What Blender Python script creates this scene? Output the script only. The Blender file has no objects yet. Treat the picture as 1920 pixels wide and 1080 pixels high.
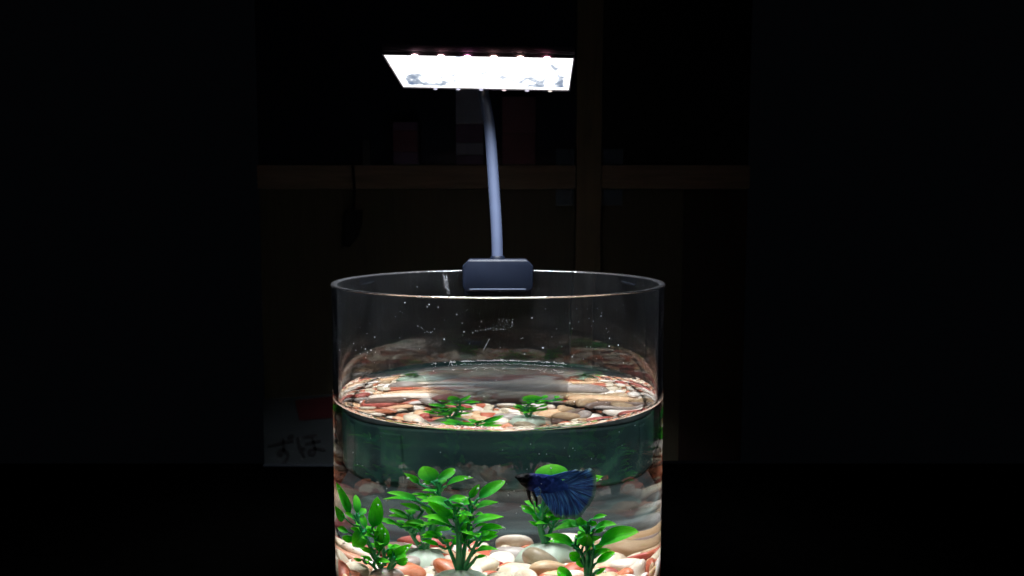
import bpy, bmesh, math, random
import numpy as np
from mathutils import Vector, Matrix, Quaternion

# All lengths below are in tank radii; the last lines scale the finished scene to metres.
S = 0.12
D, H, FPX, PITCH = 5.20408803, .432992536, 1609.96, .0914412607
sc = bpy.context.scene
C = sc.collection
# ------------------------------------------------------------------ camera
cam = bpy.data.objects.new('camera', bpy.data.cameras.new('camera')); C.objects.link(cam)
cam.location = (0, -D, H); cam.rotation_euler = (math.pi/2 - PITCH, 0, 0)
cam.data.sensor_width = 36; cam.data.lens = FPX/1920*36
cam.data.shift_x = (960-933.667)/1920
cam.data.clip_start = .01; cam.data.clip_end = 100
sc.camera = cam
cam.data.dof.use_dof = True; cam.data.dof.focus_distance = .585; cam.data.dof.aperture_fstop = 11; cam.data.dof.aperture_blades = 0
# ------------------------------------------------------------------ world: a dark room at night
w = bpy.data.worlds.new("World"); sc.world = w; w.use_nodes = True
w.node_tree.nodes['Background'].inputs[0].default_value = (.5, .6, .8, 1)
w.node_tree.nodes['Background'].inputs[1].default_value = .0014
sc.view_settings.view_transform = 'Standard'; sc.view_settings.look = 'None'
sc.view_settings.exposure = 0; sc.view_settings.gamma = 1
cy = sc.cycles
cy.max_bounces = 24; cy.transmission_bounces = 20; cy.glossy_bounces = 10; cy.diffuse_bounces = 6
cy.transparent_max_bounces = 16; cy.caustics_reflective = True; cy.caustics_refractive = True
cy.blur_glossy = .3; cy.sample_clamp_indirect = 15; cy.use_denoising = True
cy.use_adaptive_sampling = False
# ------------------------------------------------------------------ the lamp's own light
LYAW, LPIT, LROL, LL, LW = -.046, -.109, .026, 1.136, .784
LMAT = Matrix.Translation((-.084, .8, 1.247)) @ Matrix.Rotation(LYAW, 4, 'Z') @ Matrix.Rotation(LPIT, 4, 'X') @ Matrix.Rotation(LROL, 4, 'Y')
la = bpy.data.lights.new('panel_light', 'AREA'); la.shape = 'RECTANGLE'
la.size = (LL-.012)*S; la.size_y = (LW-.012)*S
la.spread = math.radians(108); la.energy = 5.0; la.color = (.93, .97, 1)
lo = bpy.data.objects.new('panel_light', la); C.objects.link(lo)
lo.matrix_world = LMAT @ Matrix.Translation((0, -LW/2, .010))
try: la.cycles.is_caustics_light = True
except Exception: pass

# ================================================================== helpers
def srgb(*c): return tuple(((x/255+.055)/1.055)**2.4 if x > 10 else x/255/12.92 for x in c)
class G:
    def __init__(s, name):
        s.m = bpy.data.materials.new(name); s.m.use_nodes = True; s.t = s.m.node_tree; s.t.nodes.clear()
        s.out = s.n('ShaderNodeOutputMaterial')
    def n(s, typ, **kw):
        x = s.t.nodes.new(typ)
        for k, v in kw.items():
            if k.startswith('i_'):
                k = k[2:]; k = int(k) if k.isdigit() else k
                s.set(x.inputs[k], v)
            else: setattr(x, k, v)
        return x
    def set(s, sock, v):
        if hasattr(v, 'outputs'): v = v.outputs[0]
        if isinstance(v, bpy.types.NodeSocket): s.t.links.new(v, sock)
        elif isinstance(v, (tuple, list)) and sock.type == 'RGBA': sock.default_value = (*v, 1) if len(v) == 3 else v
        else: sock.default_value = v
    def fin(s, sh): s.set(s.out.inputs[0], sh); return s.m
    def noise(s, scale, detail=3, rough=.5, vec=None, dist=0):
        x = s.n('ShaderNodeTexNoise', i_Scale=scale, i_Detail=detail, i_Roughness=rough, i_Distortion=dist)
        if vec is None:
            vec = s.n('ShaderNodeTexCoord').outputs['Object']
        s.set(x.inputs['Vector'], vec); return x
    def ramp(s, fac, *st):
        r = s.n('ShaderNodeValToRGB'); s.set(r.inputs[0], fac); e = r.color_ramp.elements
        while len(e) < len(st): e.new(.5)
        for k, (p, c) in zip(e, st): k.position = p; k.color = (*c, 1) if isinstance(c, tuple) else (c, c, c, 1)
        return r
    def mix(s, f, a, b, typ='MIX'):
        x = s.n('ShaderNodeMix', data_type='RGBA', blend_type=typ); s.set(x.inputs[0], f); s.set(x.inputs[6], a); s.set(x.inputs[7], b)
        return x.outputs[2]
    def bump(s, h, st, dist):
        return s.n('ShaderNodeBump', i_Strength=st, i_Distance=dist*S, i_Height=h)
def simple(name, col, rough=.5, metal=0, spec=.5, nscale=0, namp=.15, bump=0):
    g = G(name); c = col
    p = g.n('ShaderNodeBsdfPrincipled', i_Roughness=rough, i_Metallic=metal)
    p.inputs['Specular IOR Level'].default_value = spec
    if nscale:
        nz = g.noise(nscale/S, 4)
        c = g.ramp(nz.outputs[0], (.3, tuple(x*(1-namp) for x in col)), (.7, tuple(min(1, x*(1+namp)) for x in col)))
        if bump: g.set(p.inputs['Normal'], g.bump(nz.outputs[0], bump, .01))
    g.set(p.inputs['Base Color'], c)
    return g.fin(p)

def link(name, me, mat=None, parent=None, loc=(0, 0, 0)):
    o = bpy.data.objects.new(name, me); C.objects.link(o); o.location = loc
    if parent is not None: o.parent = parent
    if mat is not None and not me.materials: me.materials.append(mat)
    return o
def tag(o, label=None, cat=None, group=None, kind=None):
    for k, v in (('label', label), ('category', cat), ('group', group), ('kind', kind)):
        if v: o[k] = v
    return o
def empty(name, loc, label, cat, group=None):
    return tag(link(name, None, None, None, loc), label, cat, group)
def from_bm(bm, name, smooth=True, nrm=True):
    if nrm: bmesh.ops.recalc_face_normals(bm, faces=bm.faces)
    me = bpy.data.meshes.new(name); bm.to_mesh(me); bm.free()
    if smooth: me.polygons.foreach_set('use_smooth', [True]*len(me.polygons))
    return me
def pydata(name, v, f, smooth=True):
    me = bpy.data.meshes.new(name); me.from_pydata([tuple(x) for x in v], [], f)
    if smooth: me.polygons.foreach_set('use_smooth', [True]*len(me.polygons))
    me.update(); return me
def box_bm(x0, x1, y0, y1, z0, z1, bev=.004, seg=2, bm=None):
    b2 = bmesh.new(); r = bmesh.ops.create_cube(b2, size=1)
    for v in b2.verts: v.co = Vector(((x0+x1)/2+v.co.x*(x1-x0), (y0+y1)/2+v.co.y*(y1-y0), (z0+z1)/2+v.co.z*(z1-z0)))
    if bev: bmesh.ops.bevel(b2, geom=b2.edges[:], offset=bev, segments=seg, affect='EDGES', profile=.5)
    if bm is None: return b2
    me = bpy.data.meshes.new('t'); b2.to_mesh(me); b2.free(); bm.from_mesh(me); bpy.data.meshes.remove(me); return bm
def prism_bm(pts, y0, y1, bev=.006):
    """outline in x,z pushed from y0 to y1"""
    bm = bmesh.new(); a = [bm.verts.new((x, y0, z)) for x, z in pts]; b = [bm.verts.new((x, y1, z)) for x, z in pts]; n = len(pts)
    bm.faces.new(a); bm.faces.new(b[::-1])
    for i in range(n): bm.faces.new((a[i], b[i], b[(i+1) % n], a[(i+1) % n]))
    bmesh.ops.recalc_face_normals(bm, faces=bm.faces)
    if bev: bmesh.ops.bevel(bm, geom=[e for e in bm.edges if e.calc_face_angle(0) > .6], offset=bev, segments=3, affect='EDGES', profile=.5)
    return bm
def sharp(me, ang=.6):
    bm = bmesh.new(); bm.from_mesh(me)
    for e in bm.edges:
        if len(e.link_faces) == 2 and e.calc_face_angle(0) > ang: e.smooth = False
    bm.to_mesh(me); bm.free(); return me
def smooth_pts(P, n=8):
    P = [Vector(p) for p in P]; out = []
    Q = [P[0]*2-P[1]]+P+[P[-1]*2-P[-2]]
    for i in range(len(P)-1):
        p0, p1, p2, p3 = Q[i:i+4]
        for k in range(n):
            t = k/n
            out.append(.5*((2*p1)+(p2-p0)*t+(2*p0-5*p1+4*p2-p3)*t*t+(3*p1-p0-3*p2+p3)*t**3))
    return out+[P[-1]]
def tube(bm, P, r, seg=10, cap=True):
    """r: number or list"""
    rings = []; n = len(P); up = Vector((.3, 1, .2)).normalized()
    for i, p in enumerate(P):
        d = (P[min(i+1, n-1)]-P[max(i-1, 0)]).normalized()
        a = d.cross(up).normalized(); b = d.cross(a)
        rr = r[i] if isinstance(r, (list, tuple)) else r
        rings.append([bm.verts.new(p+(a*math.cos(t)+b*math.sin(t))*rr) for t in (2*math.pi*k/seg for k in range(seg))])
    for i in range(n-1):
        for k in range(seg): bm.faces.new((rings[i][k], rings[i][(k+1) % seg], rings[i+1][(k+1) % seg], rings[i+1][k]))
    if cap: bm.faces.new(rings[0][::-1]); bm.faces.new(rings[-1])
    return bm
def lathe(prof, seg=256, closed_top=False):
    """profile [(r,z)...]; points with r==0 become one vertex"""
    v, f, idx = [], [], []
    for r, z in prof:
        if r == 0: idx.append([len(v)]); v.append((0, 0, z))
        else:
            idx.append(list(range(len(v), len(v)+seg)))
            v += [(r*math.cos(2*math.pi*k/seg), r*math.sin(2*math.pi*k/seg), z) for k in range(seg)]
    for a, b in zip(idx, idx[1:]):
        for k in range(seg):
            q = [a[k % len(a)], a[(k+1) % len(a)], b[(k+1) % len(b)], b[k % len(b)]]
            q = list(dict.fromkeys(q)); f.append(q)
    return v, f

# ================================================================== the room behind
YW = 3.21; ZT = -2.1
black = simple('black_tabletop', (.0003, .0003, .0003), .9, spec=0, nscale=8)
link_me = from_bm(box_bm(-7, 7, -2.2, YW-.01, ZT-.12, ZT, .01), 'tabletop')
tag(link('tabletop', link_me, black), kind='structure')

g = G('painted_light_mat'); tcm = g.n('ShaderNodeTexCoord'); mpm = g.n('ShaderNodeMapping'); g.set(mpm.inputs[0], tcm.outputs['Object']); mpm.inputs['Scale'].default_value = (1.2/S, 5/S, 5/S)
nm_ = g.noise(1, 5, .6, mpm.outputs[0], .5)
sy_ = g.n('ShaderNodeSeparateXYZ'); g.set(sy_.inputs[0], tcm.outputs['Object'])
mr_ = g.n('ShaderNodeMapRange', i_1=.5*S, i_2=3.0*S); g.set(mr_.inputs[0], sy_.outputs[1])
bd_ = g.ramp(mr_.outputs[0], (.0, (.42, .55, .62)), (.30, (.42, .56, .64)), (.40, (.12, .16, .18)), (.46, (.05, .075, .075)), (.55, (.06, .10, .105)), (.66, (.03, .04, .04)), (.9, (.02, .03, .032)))  # pale blue bands paint in the light cast behind the tank and a reflection
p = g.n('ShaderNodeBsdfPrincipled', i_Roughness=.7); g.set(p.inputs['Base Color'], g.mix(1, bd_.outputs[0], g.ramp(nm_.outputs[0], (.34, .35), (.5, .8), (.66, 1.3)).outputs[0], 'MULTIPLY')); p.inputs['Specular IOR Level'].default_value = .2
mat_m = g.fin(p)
mt = link('added_mat', from_bm(box_bm(-1.0, 1.0, -.93, 2.86, ZT+.0006, ZT+.006, .001), 'added_mat', False), mat_m)  # added mat that brightens what shows through the water
bt = empty('added_box', (0, 3.0, ZT), 'added low teal box behind the tank, painted with the blurred reflections in the water', 'box')  # added box, there to give the water a teal tone from behind

g = G('painted_reflection_teal'); n1_ = g.noise(1.6/S, 5, .6, None, .6); n2_ = g.noise(5/S, 4)
c_ = g.ramp(n1_.outputs[0], (.32, (.003, .009, .009)), (.46, (.010, .026, .026)), (.56, (.02, .058, .040)), (.66, (.06, .068, .062)))  # patches paint in blurred reflections below the waterline
p = g.n('ShaderNodeBsdfPrincipled', i_Roughness=.6); g.set(p.inputs['Base Color'], g.mix(g.ramp(n2_.outputs[0], (.5, 0.0), (.7, .6)).outputs[0], c_.outputs[0], (.008, .02, .018)))
p.inputs['Specular IOR Level'].default_value = .1; teal_m = g.fin(p)
link('box_body', from_bm(box_bm(-1.32, 1.32, -.13, .13, .0, .56, .03), 'box_body', False), teal_m, bt)
link('box_lid', from_bm(box_bm(-1.36, 1.36, -.135, .16, .563, .66, .02), 'box_lid', False), simple('grey_teal_lid', (.035, .045, .045), .4, nscale=4, namp=.4), bt)
for k_ in (-.8, .1, .7): link('box_rib', from_bm(box_bm(k_, k_+.16, -.15, -.131, .05, .5, .01), 'box_rib', False), teal_m, bt)
tag(mt, 'added dark teal mat under and behind the tank, painted lighter where light falls', 'mat')
def wood(name, a, b, sc_=3, axis='Z'):
    g = G(name); tc = g.n('ShaderNodeTexCoord'); mp = g.n('ShaderNodeMapping')
    g.set(mp.inputs[0], tc.outputs['Object'])
    k = sc_/S; mp.inputs['Scale'].default_value = (k*6, k*6, k*.4) if axis == 'Z' else (k*.4, k*6, k*6)
    nz = g.noise(1, 6, .6, mp.outputs[0], 1.2)
    c = g.ramp(nz.outputs[0], (.3, a), (.7, b))
    p = g.n('ShaderNodeBsdfPrincipled', i_Roughness=.5); g.set(p.inputs['Base Color'], c)
    p.inputs['Specular IOR Level'].default_value = .3
    g.set(p.inputs['Normal'], g.bump(nz.outputs[0], .3, .01)); return g.fin(p)
wood_v = wood('dark_wood_upright', (.058, .044, .028), (.09, .068, .044))
wood_h = wood('dark_wood_rail', (.072, .053, .040), (.125, .09, .068), axis='X')
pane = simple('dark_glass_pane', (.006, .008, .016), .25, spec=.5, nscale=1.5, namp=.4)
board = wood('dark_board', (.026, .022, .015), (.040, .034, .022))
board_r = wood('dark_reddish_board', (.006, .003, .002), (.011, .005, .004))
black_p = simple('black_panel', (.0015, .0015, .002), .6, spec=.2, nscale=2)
wall = empty('panelled_wall', (0, YW, ZT), 'dark wooden panelled partition standing behind the tank', 'partition')
wall['kind'] = 'structure'
def wp(name, x0, x1, y0, y1, z0, z1, mat, parent=wall, bev=.006):
    bm = box_bm(x0, x1, y0-YW, y1-YW, z0-ZT, z1-ZT, bev)
    return link(name, from_bm(bm, name, False), mat, parent)
XL, XR = -2.34, 2.45
wp('post', .76, 1.005, YW-.02, YW+.16, ZT+.004, 3.0, wood_v)
wp('rail', XL, .757, YW-.012, YW+.15, .632, .86, wood_h)
wp('rail', 1.008, XR, YW-.012, YW+.15, .632, .86, wood_h)
wp('pane', XL, .757, YW+.05, YW+.08, .863, 3.0, pane)
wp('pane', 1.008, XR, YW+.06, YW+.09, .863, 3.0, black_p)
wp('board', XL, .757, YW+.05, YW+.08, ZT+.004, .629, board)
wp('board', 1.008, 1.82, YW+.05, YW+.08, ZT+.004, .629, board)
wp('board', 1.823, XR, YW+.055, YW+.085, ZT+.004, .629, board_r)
steel = simple('dull_blue_grey_metal', (.035, .05, .075), .35, metal=.3, nscale=20)
for x0, x1, z0, z1 in ((.565, .74, .863, 1.02), (1.02, 1.22, .863, 1.02), (.565, .735, .47, .629), (1.02, 1.22, .47, .629)):
    p = wp('bracket', x0, x1, YW+.03, YW+.049, z0, z1, steel)
    link('bracket_lip', from_bm(box_bm(x0 if x0 > 1 else x1-.02, x0+.02 if x0 > 1 else x1, -.02, .029, z0-ZT, z1-ZT, .003), 'bracket_lip', False), steel, p)
# things on the rail behind the glass, seen dimly
def carton(x0, x1, z0, z1, mats, label, dz=.0, nm='carton'):
    t = empty(nm, ((x0+x1)/2, YW-.1, z0), label, 'box')
    n = len(mats)
    for i, (a, b, m) in enumerate(mats):
        bm = box_bm(-(x1-x0)/2, (x1-x0)/2, -.05, .08, a*(z1-z0), b*(z1-z0)-.004, .006)
        link('body' if i == 0 else 'band', from_bm(bm, 'band', False), m, t)
    return t
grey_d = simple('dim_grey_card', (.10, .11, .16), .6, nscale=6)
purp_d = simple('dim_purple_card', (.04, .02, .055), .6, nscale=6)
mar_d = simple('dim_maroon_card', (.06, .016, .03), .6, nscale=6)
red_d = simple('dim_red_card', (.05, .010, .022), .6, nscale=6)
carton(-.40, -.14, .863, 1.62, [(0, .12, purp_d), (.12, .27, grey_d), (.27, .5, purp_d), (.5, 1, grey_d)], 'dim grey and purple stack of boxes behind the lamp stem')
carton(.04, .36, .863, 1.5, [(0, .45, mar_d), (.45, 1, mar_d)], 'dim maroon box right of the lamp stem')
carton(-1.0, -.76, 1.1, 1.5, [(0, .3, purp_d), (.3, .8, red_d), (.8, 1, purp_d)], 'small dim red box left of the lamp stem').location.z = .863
# hanging tag on a cord, left
t = empty('hanging_tag', (-1.40, YW-.03, .30), 'black tag hanging on a cord at the left of the rail', 'tag')
bm = bmesh.new(); tube(bm, smooth_pts([(0, -.01, .55), (.01, -.012, .3), (-.01, -.01, .06)]), .012, 8)
link('cord', from_bm(bm, 'cord'), black_p, t)
link('tag_plate', from_bm(prism_bm([(-.09, .12), (.09, .13), (.08, -.02), (.05, -.12), (-.05, -.24), (-.1, -.22)], -.02, 0), 'tag_plate', False), black_p, t)
t = empty('hanging_strip', (-1.27, YW-.03, .95), 'thin pale strip hanging above the rail at the left', 'strip')
link('strip', from_bm(box_bm(-.035, .03, -.02, 0, -.09, .15, .004), 'strip', False), simple('pale_strip', (.02, .022, .022), .5, nscale=5), t)

# ------------------------------------------------------------------ the card with handwriting
card_m = simple('grey_card', (.012, .015, .017), .7, spec=.2, nscale=3, namp=.12)
ink = simple('black_ink', (.003, .003, .004), .5, nscale=10)
red_m = simple('red_print', (.020, .0012, .0025), .6, spec=.2, nscale=4)
card = empty('handwritten_card', (-1.9, YW-.09, ZT), 'grey card with black handwritten characters and a red block, left behind the tank', 'sign')
def cardpt(px, py, off):   # card plane at y=YW-.07; px,py are metres*1/S on the card
    return (px+1.9, off, py-ZT)
zb = ZT+.004
pts = [(-2.318, -1.435), (-1.40, -1.365), (-1.40, zb), (-2.318, zb)]
bm = prism_bm([(x+1.9, z-ZT) for x, z in pts][::-1], 0, .03, .003)
link('card_sheet', from_bm(bm, 'card_sheet', False), card_m, card)
rp = [(-2.00, -1.475), (-1.38, -1.39), (-1.38, -1.60), (-1.94, -1.66)]
rp = [(-2.0, -1.44), (-1.45, -1.385), (-1.45, -1.60), (-1.955, -1.64)]
link('red_block', from_bm(prism_bm([(x+1.9, z-ZT) for x, z in rp][::-1], -.006, -.001, 0), 'red_block', False), red_m, card)
link('card_ledge', from_bm(box_bm(-.418, .5, -.05, -.008, 0.004, .022, .003), 'card_ledge', False), simple('ledge', (.012, .015, .02), .4, nscale=5), card)
def stroke(bm, P, w, y=-.003):
    P = smooth_pts([(x, 0, z) for x, z in P], 6); n = len(P); L = []; R = []
    for i, p in enumerate(P):
        d = (P[min(i+1, n-1)]-P[max(i-1, 0)]).normalized(); nn = Vector((-d.z, 0, d.x))
        k = w*(.8+.35*math.sin(i/n*3.1)+.1*math.sin(i*1.7))
        L.append(p+nn*k); R.append(p-nn*k)
    for side in (0,):
        a = [bm.verts.new((q.x, y, q.z)) for q in L]; b = [bm.verts.new((q.x, y, q.z)) for q in R]
        a2 = [bm.verts.new((q.x, y-.004, q.z)) for q in L]; b2 = [bm.verts.new((q.x, y-.004, q.z)) for q in R]
        for i in range(n-1):
            bm.faces.new((a2[i], a2[i+1], b2[i+1], b2[i])); bm.faces.new((a[i], a2[i], a2[i+1], a[i+1])) ; bm.faces.new((b[i], b[i+1], b2[i+1], b2[i]))
        bm.faces.new((a[0], b[0], b2[0], a2[0])); bm.faces.new((a[-1], a2[-1], b2[-1], b[-1]))
def glyph(name, strokes, w):
    bm = bmesh.new()
    for s in strokes:    # strokes in zoomed photo grid; 884 px = 180 photo px
        stroke(bm, [((x*180/884+480-933.667)*K1+1.9, -((y*180/884+680)-ZY)*K1+ZC-ZT) for x, y in s], w)
    link(name, from_bm(bm, name, False), ink, card)
K1 = .00523; ZY = 868; ZC = -2.095
glyph('character', [[(100, 740), (180, 722), (260, 700), (330, 690)], [(232, 668), (238, 740), (232, 800), (205, 830), (190, 800), (215, 775), (255, 790), (275, 830), (255, 880), (215, 912)], [(285, 640), (300, 668)], [(310, 632), (328, 660)]], .014)
glyph('character', [[(370, 655), (378, 720), (400, 790), (432, 845)], [(400, 770), (440, 765)], [(425, 655), (480, 648), (545, 635)], [(440, 722), (500, 708), (580, 690)], [(500, 655), (520, 720), (530, 780), (515, 818), (480, 815), (478, 785), (520, 765), (570, 770), (625, 782)]], .014)

# ================================================================== the glass tank
RO, RI, WL, ZB = 1.0, .965, -.699, -2.03; MEN = .046
def glass(name, ior):
    g = G(name); b = g.n('ShaderNodeBsdfGlass', i_IOR=ior, i_Roughness=0.0); b.inputs[0].default_value = (1, 1, 1, 1); return g.fin(b)
g = G('clear_glass'); gb = g.n('ShaderNodeBsdfGlass', i_IOR=1.5, i_Roughness=0.0); gb.inputs[0].default_value = (1, 1, 1, 1); df = g.n('ShaderNodeBsdfDiffuse'); df.inputs[0].default_value = (.6, .66, .75, 1)
nf = g.noise(2.2/S, 5, .65, None, 1.0); mx = g.n('ShaderNodeMixShader'); g.set(mx.inputs[0], g.ramp(nf.outputs[0], (.35, .0008), (.7, .0028)).outputs[0]); g.set(mx.inputs[1], gb); g.set(mx.inputs[2], df); glass_m = g.fin(mx)
# polished rim: glass with a slightly frosted cut edge
g = G('frosted_rim'); gb = g.n('ShaderNodeBsdfGlass', i_IOR=1.5, i_Roughness=.16); df = g.n('ShaderNodeBsdfDiffuse'); df.inputs[0].default_value = (.75, .75, .85, 1)
mx = g.n('ShaderNodeMixShader', i_0=.006); g.set(mx.inputs[1], gb); g.set(mx.inputs[2], df); rim_m = g.fin(mx)
b = .011; e = .002
prof = [(0, ZT+.007), (RO-.03, ZT+.007), (RO-.001, ZT+.011), (RO, ZT+.025), (RO, ZT+.035), (RO, -.4), (RO, -b-e), (RO, -b)]
prof += [(RO-b+b*math.cos(a), -b+b*math.sin(a)) for a in (math.radians(x) for x in (30, 60, 85))]
nr0 = 7
prof += [(RI+b-b*math.cos(a), -b+b*math.sin(a)) for a in (math.radians(x) for x in (85, 60, 30))]
nr1 = len(prof)
prof += [(RI, -b), (RI, -b-e), (RI, -.35), (RI, WL+MEN)]
v, f = lathe(prof, 256)
tank = pydata('tank_wall', v, f)
bm = bmesh.new(); bm.from_mesh(tank); bmesh.ops.recalc_face_normals(bm, faces=bm.faces)
# make sure the outer wall points outwards
ff = max(bm.faces, key=lambda q: q.calc_center_median().xy.length)
if ff.normal.dot(Vector((*ff.calc_center_median().xy, 0))) < 0: bmesh.ops.reverse_faces(bm, faces=bm.faces)
bm.to_mesh(tank); bm.free()
tank.materials.append(glass_m); tank.materials.append(rim_m)
for p in tank.polygons:
    c = p.center
    if c.z > -b and RI-.01 < c.xy.length: p.material_index = 1
TILT = -.0065
tank_o = empty('cylinder_tank', (0, 0, ZT), 'clear glass cylinder fish tank half filled with water', 'fish tank')
def tank_local(me):
    me.transform(Matrix.Translation((0, 0, -ZT))); return me
rimmesh = tank
gw = link('glass_wall', tank_local(tank), None, tank_o)

# ------------------------------------------------------------------ water (top surface with meniscus, and its contact with the glass)
prof = [(0, WL), (.3, WL), (.6, WL), (.8, WL)]
for i in range(15):
    r = .86+(RI-.86)*(i/14)**.55
    prof.append((r, WL+MEN*math.exp(-(RI-r)/.036)))
prof[-1] = (RI, WL+MEN)
v1, f1 = lathe(prof, 256)
v2, f2 = lathe([(RI, WL+MEN), (RI, WL-.02), (RI, -1.4), (RI, ZB+.03), (RI-.001, ZB+.02)], 256)
v3, f3 = lathe([(RI-.001, ZB+.02), (RI-.02, ZB), (0, ZB)], 256)
def orient(v, f, axis_up=None):
    bm = bmesh.new(); me = pydata('t', v, f); bm.from_mesh(me); bpy.data.meshes.remove(me)
    q = max(bm.faces, key=lambda k: k.calc_area()); c = q.calc_center_median()
    bmesh.ops.recalc_face_normals(bm, faces=bm.faces); q.normal_update()
    d = Vector((0, 0, 1)) if axis_up == 1 else (Vector((0, 0, -1)) if axis_up == -1 else Vector((c.x, c.y, 0)))
    if q.normal.dot(d) < 0: bmesh.ops.reverse_faces(bm, faces=bm.faces)
    return bm
wm = bmesh.new()
for k, (vv, fcs, ax) in enumerate(((v1, f1, 1), (v2, f2, None), (v3, f3, -1))):
    bb = orient(vv, fcs, ax)
    for q in bb.faces: q.material_index = min(k, 1)
    for q in (bb.verts if k == 0 else []):
        rr_ = q.co.xy.length
        if rr_ > .87:
            a_ = math.atan2(q.co.y, q.co.x); s_ = (rr_-.87)/.095
            if rr_ < RI-.0005: q.co.z += .0035*s_*(math.sin(a_*47)+math.sin(a_*83+1)+.6*math.sin(a_*131))*math.exp(-((RI-rr_)/.02))
    me = bpy.data.meshes.new('t'); bb.to_mesh(me); bb.free(); wm.from_mesh(me); bpy.data.meshes.remove(me)
water = bpy.data.meshes.new('water'); wm.to_mesh(water); wm.free()
water.polygons.foreach_set('use_smooth', [True]*len(water.polygons))
water.materials.append(glass('water_surface', 1.333)); water.materials.append(glass('water_on_glass', 1.333/1.5))
wo = link('water', water); tag(wo, 'clear still water filling the lower part of the glass cylinder', 'water', kind='structure')
try: wo.is_caustics_caster = True
except Exception: wo.cycles.is_caustics_caster = True

# specks of dried water on the glass above the waterline
rnd = random.Random(11)
bm = bmesh.new()
def speck(a, z, r, rad=RI):
    m = Matrix.Translation(((rad-.0015)*math.cos(a), (rad-.0015)*math.sin(a), z-ZT)) @ Matrix.Rotation(a, 4, 'Z') @ Matrix.Diagonal((.3, 1, rnd.uniform(.7, 1.3), 1))
    bmesh.ops.create_icosphere(bm, subdivisions=1, radius=r, matrix=m)
for i in range(125):
    front = rnd.random() < .8
    a = -math.pi/2+rnd.gauss(0, .55) if front else math.pi/2+rnd.gauss(0, .6)
    if rnd.random() < .35: a = -math.pi/2+rnd.choice([-.75, .45, .6])+rnd.gauss(0, .1)
    speck(a, -.06-rnd.random()**1.2*.55, rnd.choice([.0015, .0019, .0023, .0036]))
for i in range(40): speck(-math.pi/2+rnd.gauss(0, .6), WL-rnd.random()*.5-.03, rnd.uniform(.002, .0035))
sp = link('water_speck', from_bm(bm, 'water_speck'), simple('lime_white', (.68, .71, .74), .4, nscale=30), tank_o)
tag(sp, kind='stuff')
# wet streaks dried on the glass
bm = bmesh.new()
for (a0, z0, a1, z1, n, jt) in ((1.99, -.02, 1.945, -.17, 26, .004), (1.965, -.03, 1.935, -.16, 20, .003), (-1.70, -.175, -1.58, -.15, 20, .003), (-1.58, -.14, -1.49, -.15, 22, .009), (-1.57, -.115, -1.49, -.12, 8, .005), (-1.645, -.265, -1.615, -.21, 26, .0006), (-1.98, -.165, -1.90, -.168, 12, .003)):
    for i in range(n):
        t = i/(n-1)
        speck(a0+(a1-a0)*t+rnd.gauss(0, jt), z0+(z1-z0)*t+rnd.gauss(0, jt)-(.02*math.sin(t*3.14) if a0 == -1.98 else 0), rnd.choice([.0010, .0014, .0020]))
st = link('dried_streak', from_bm(bm, 'dried_streak'), simple('lime_streak', (.55, .58, .62), .4, nscale=30), tank_o)
tag(st, kind='stuff')

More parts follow.
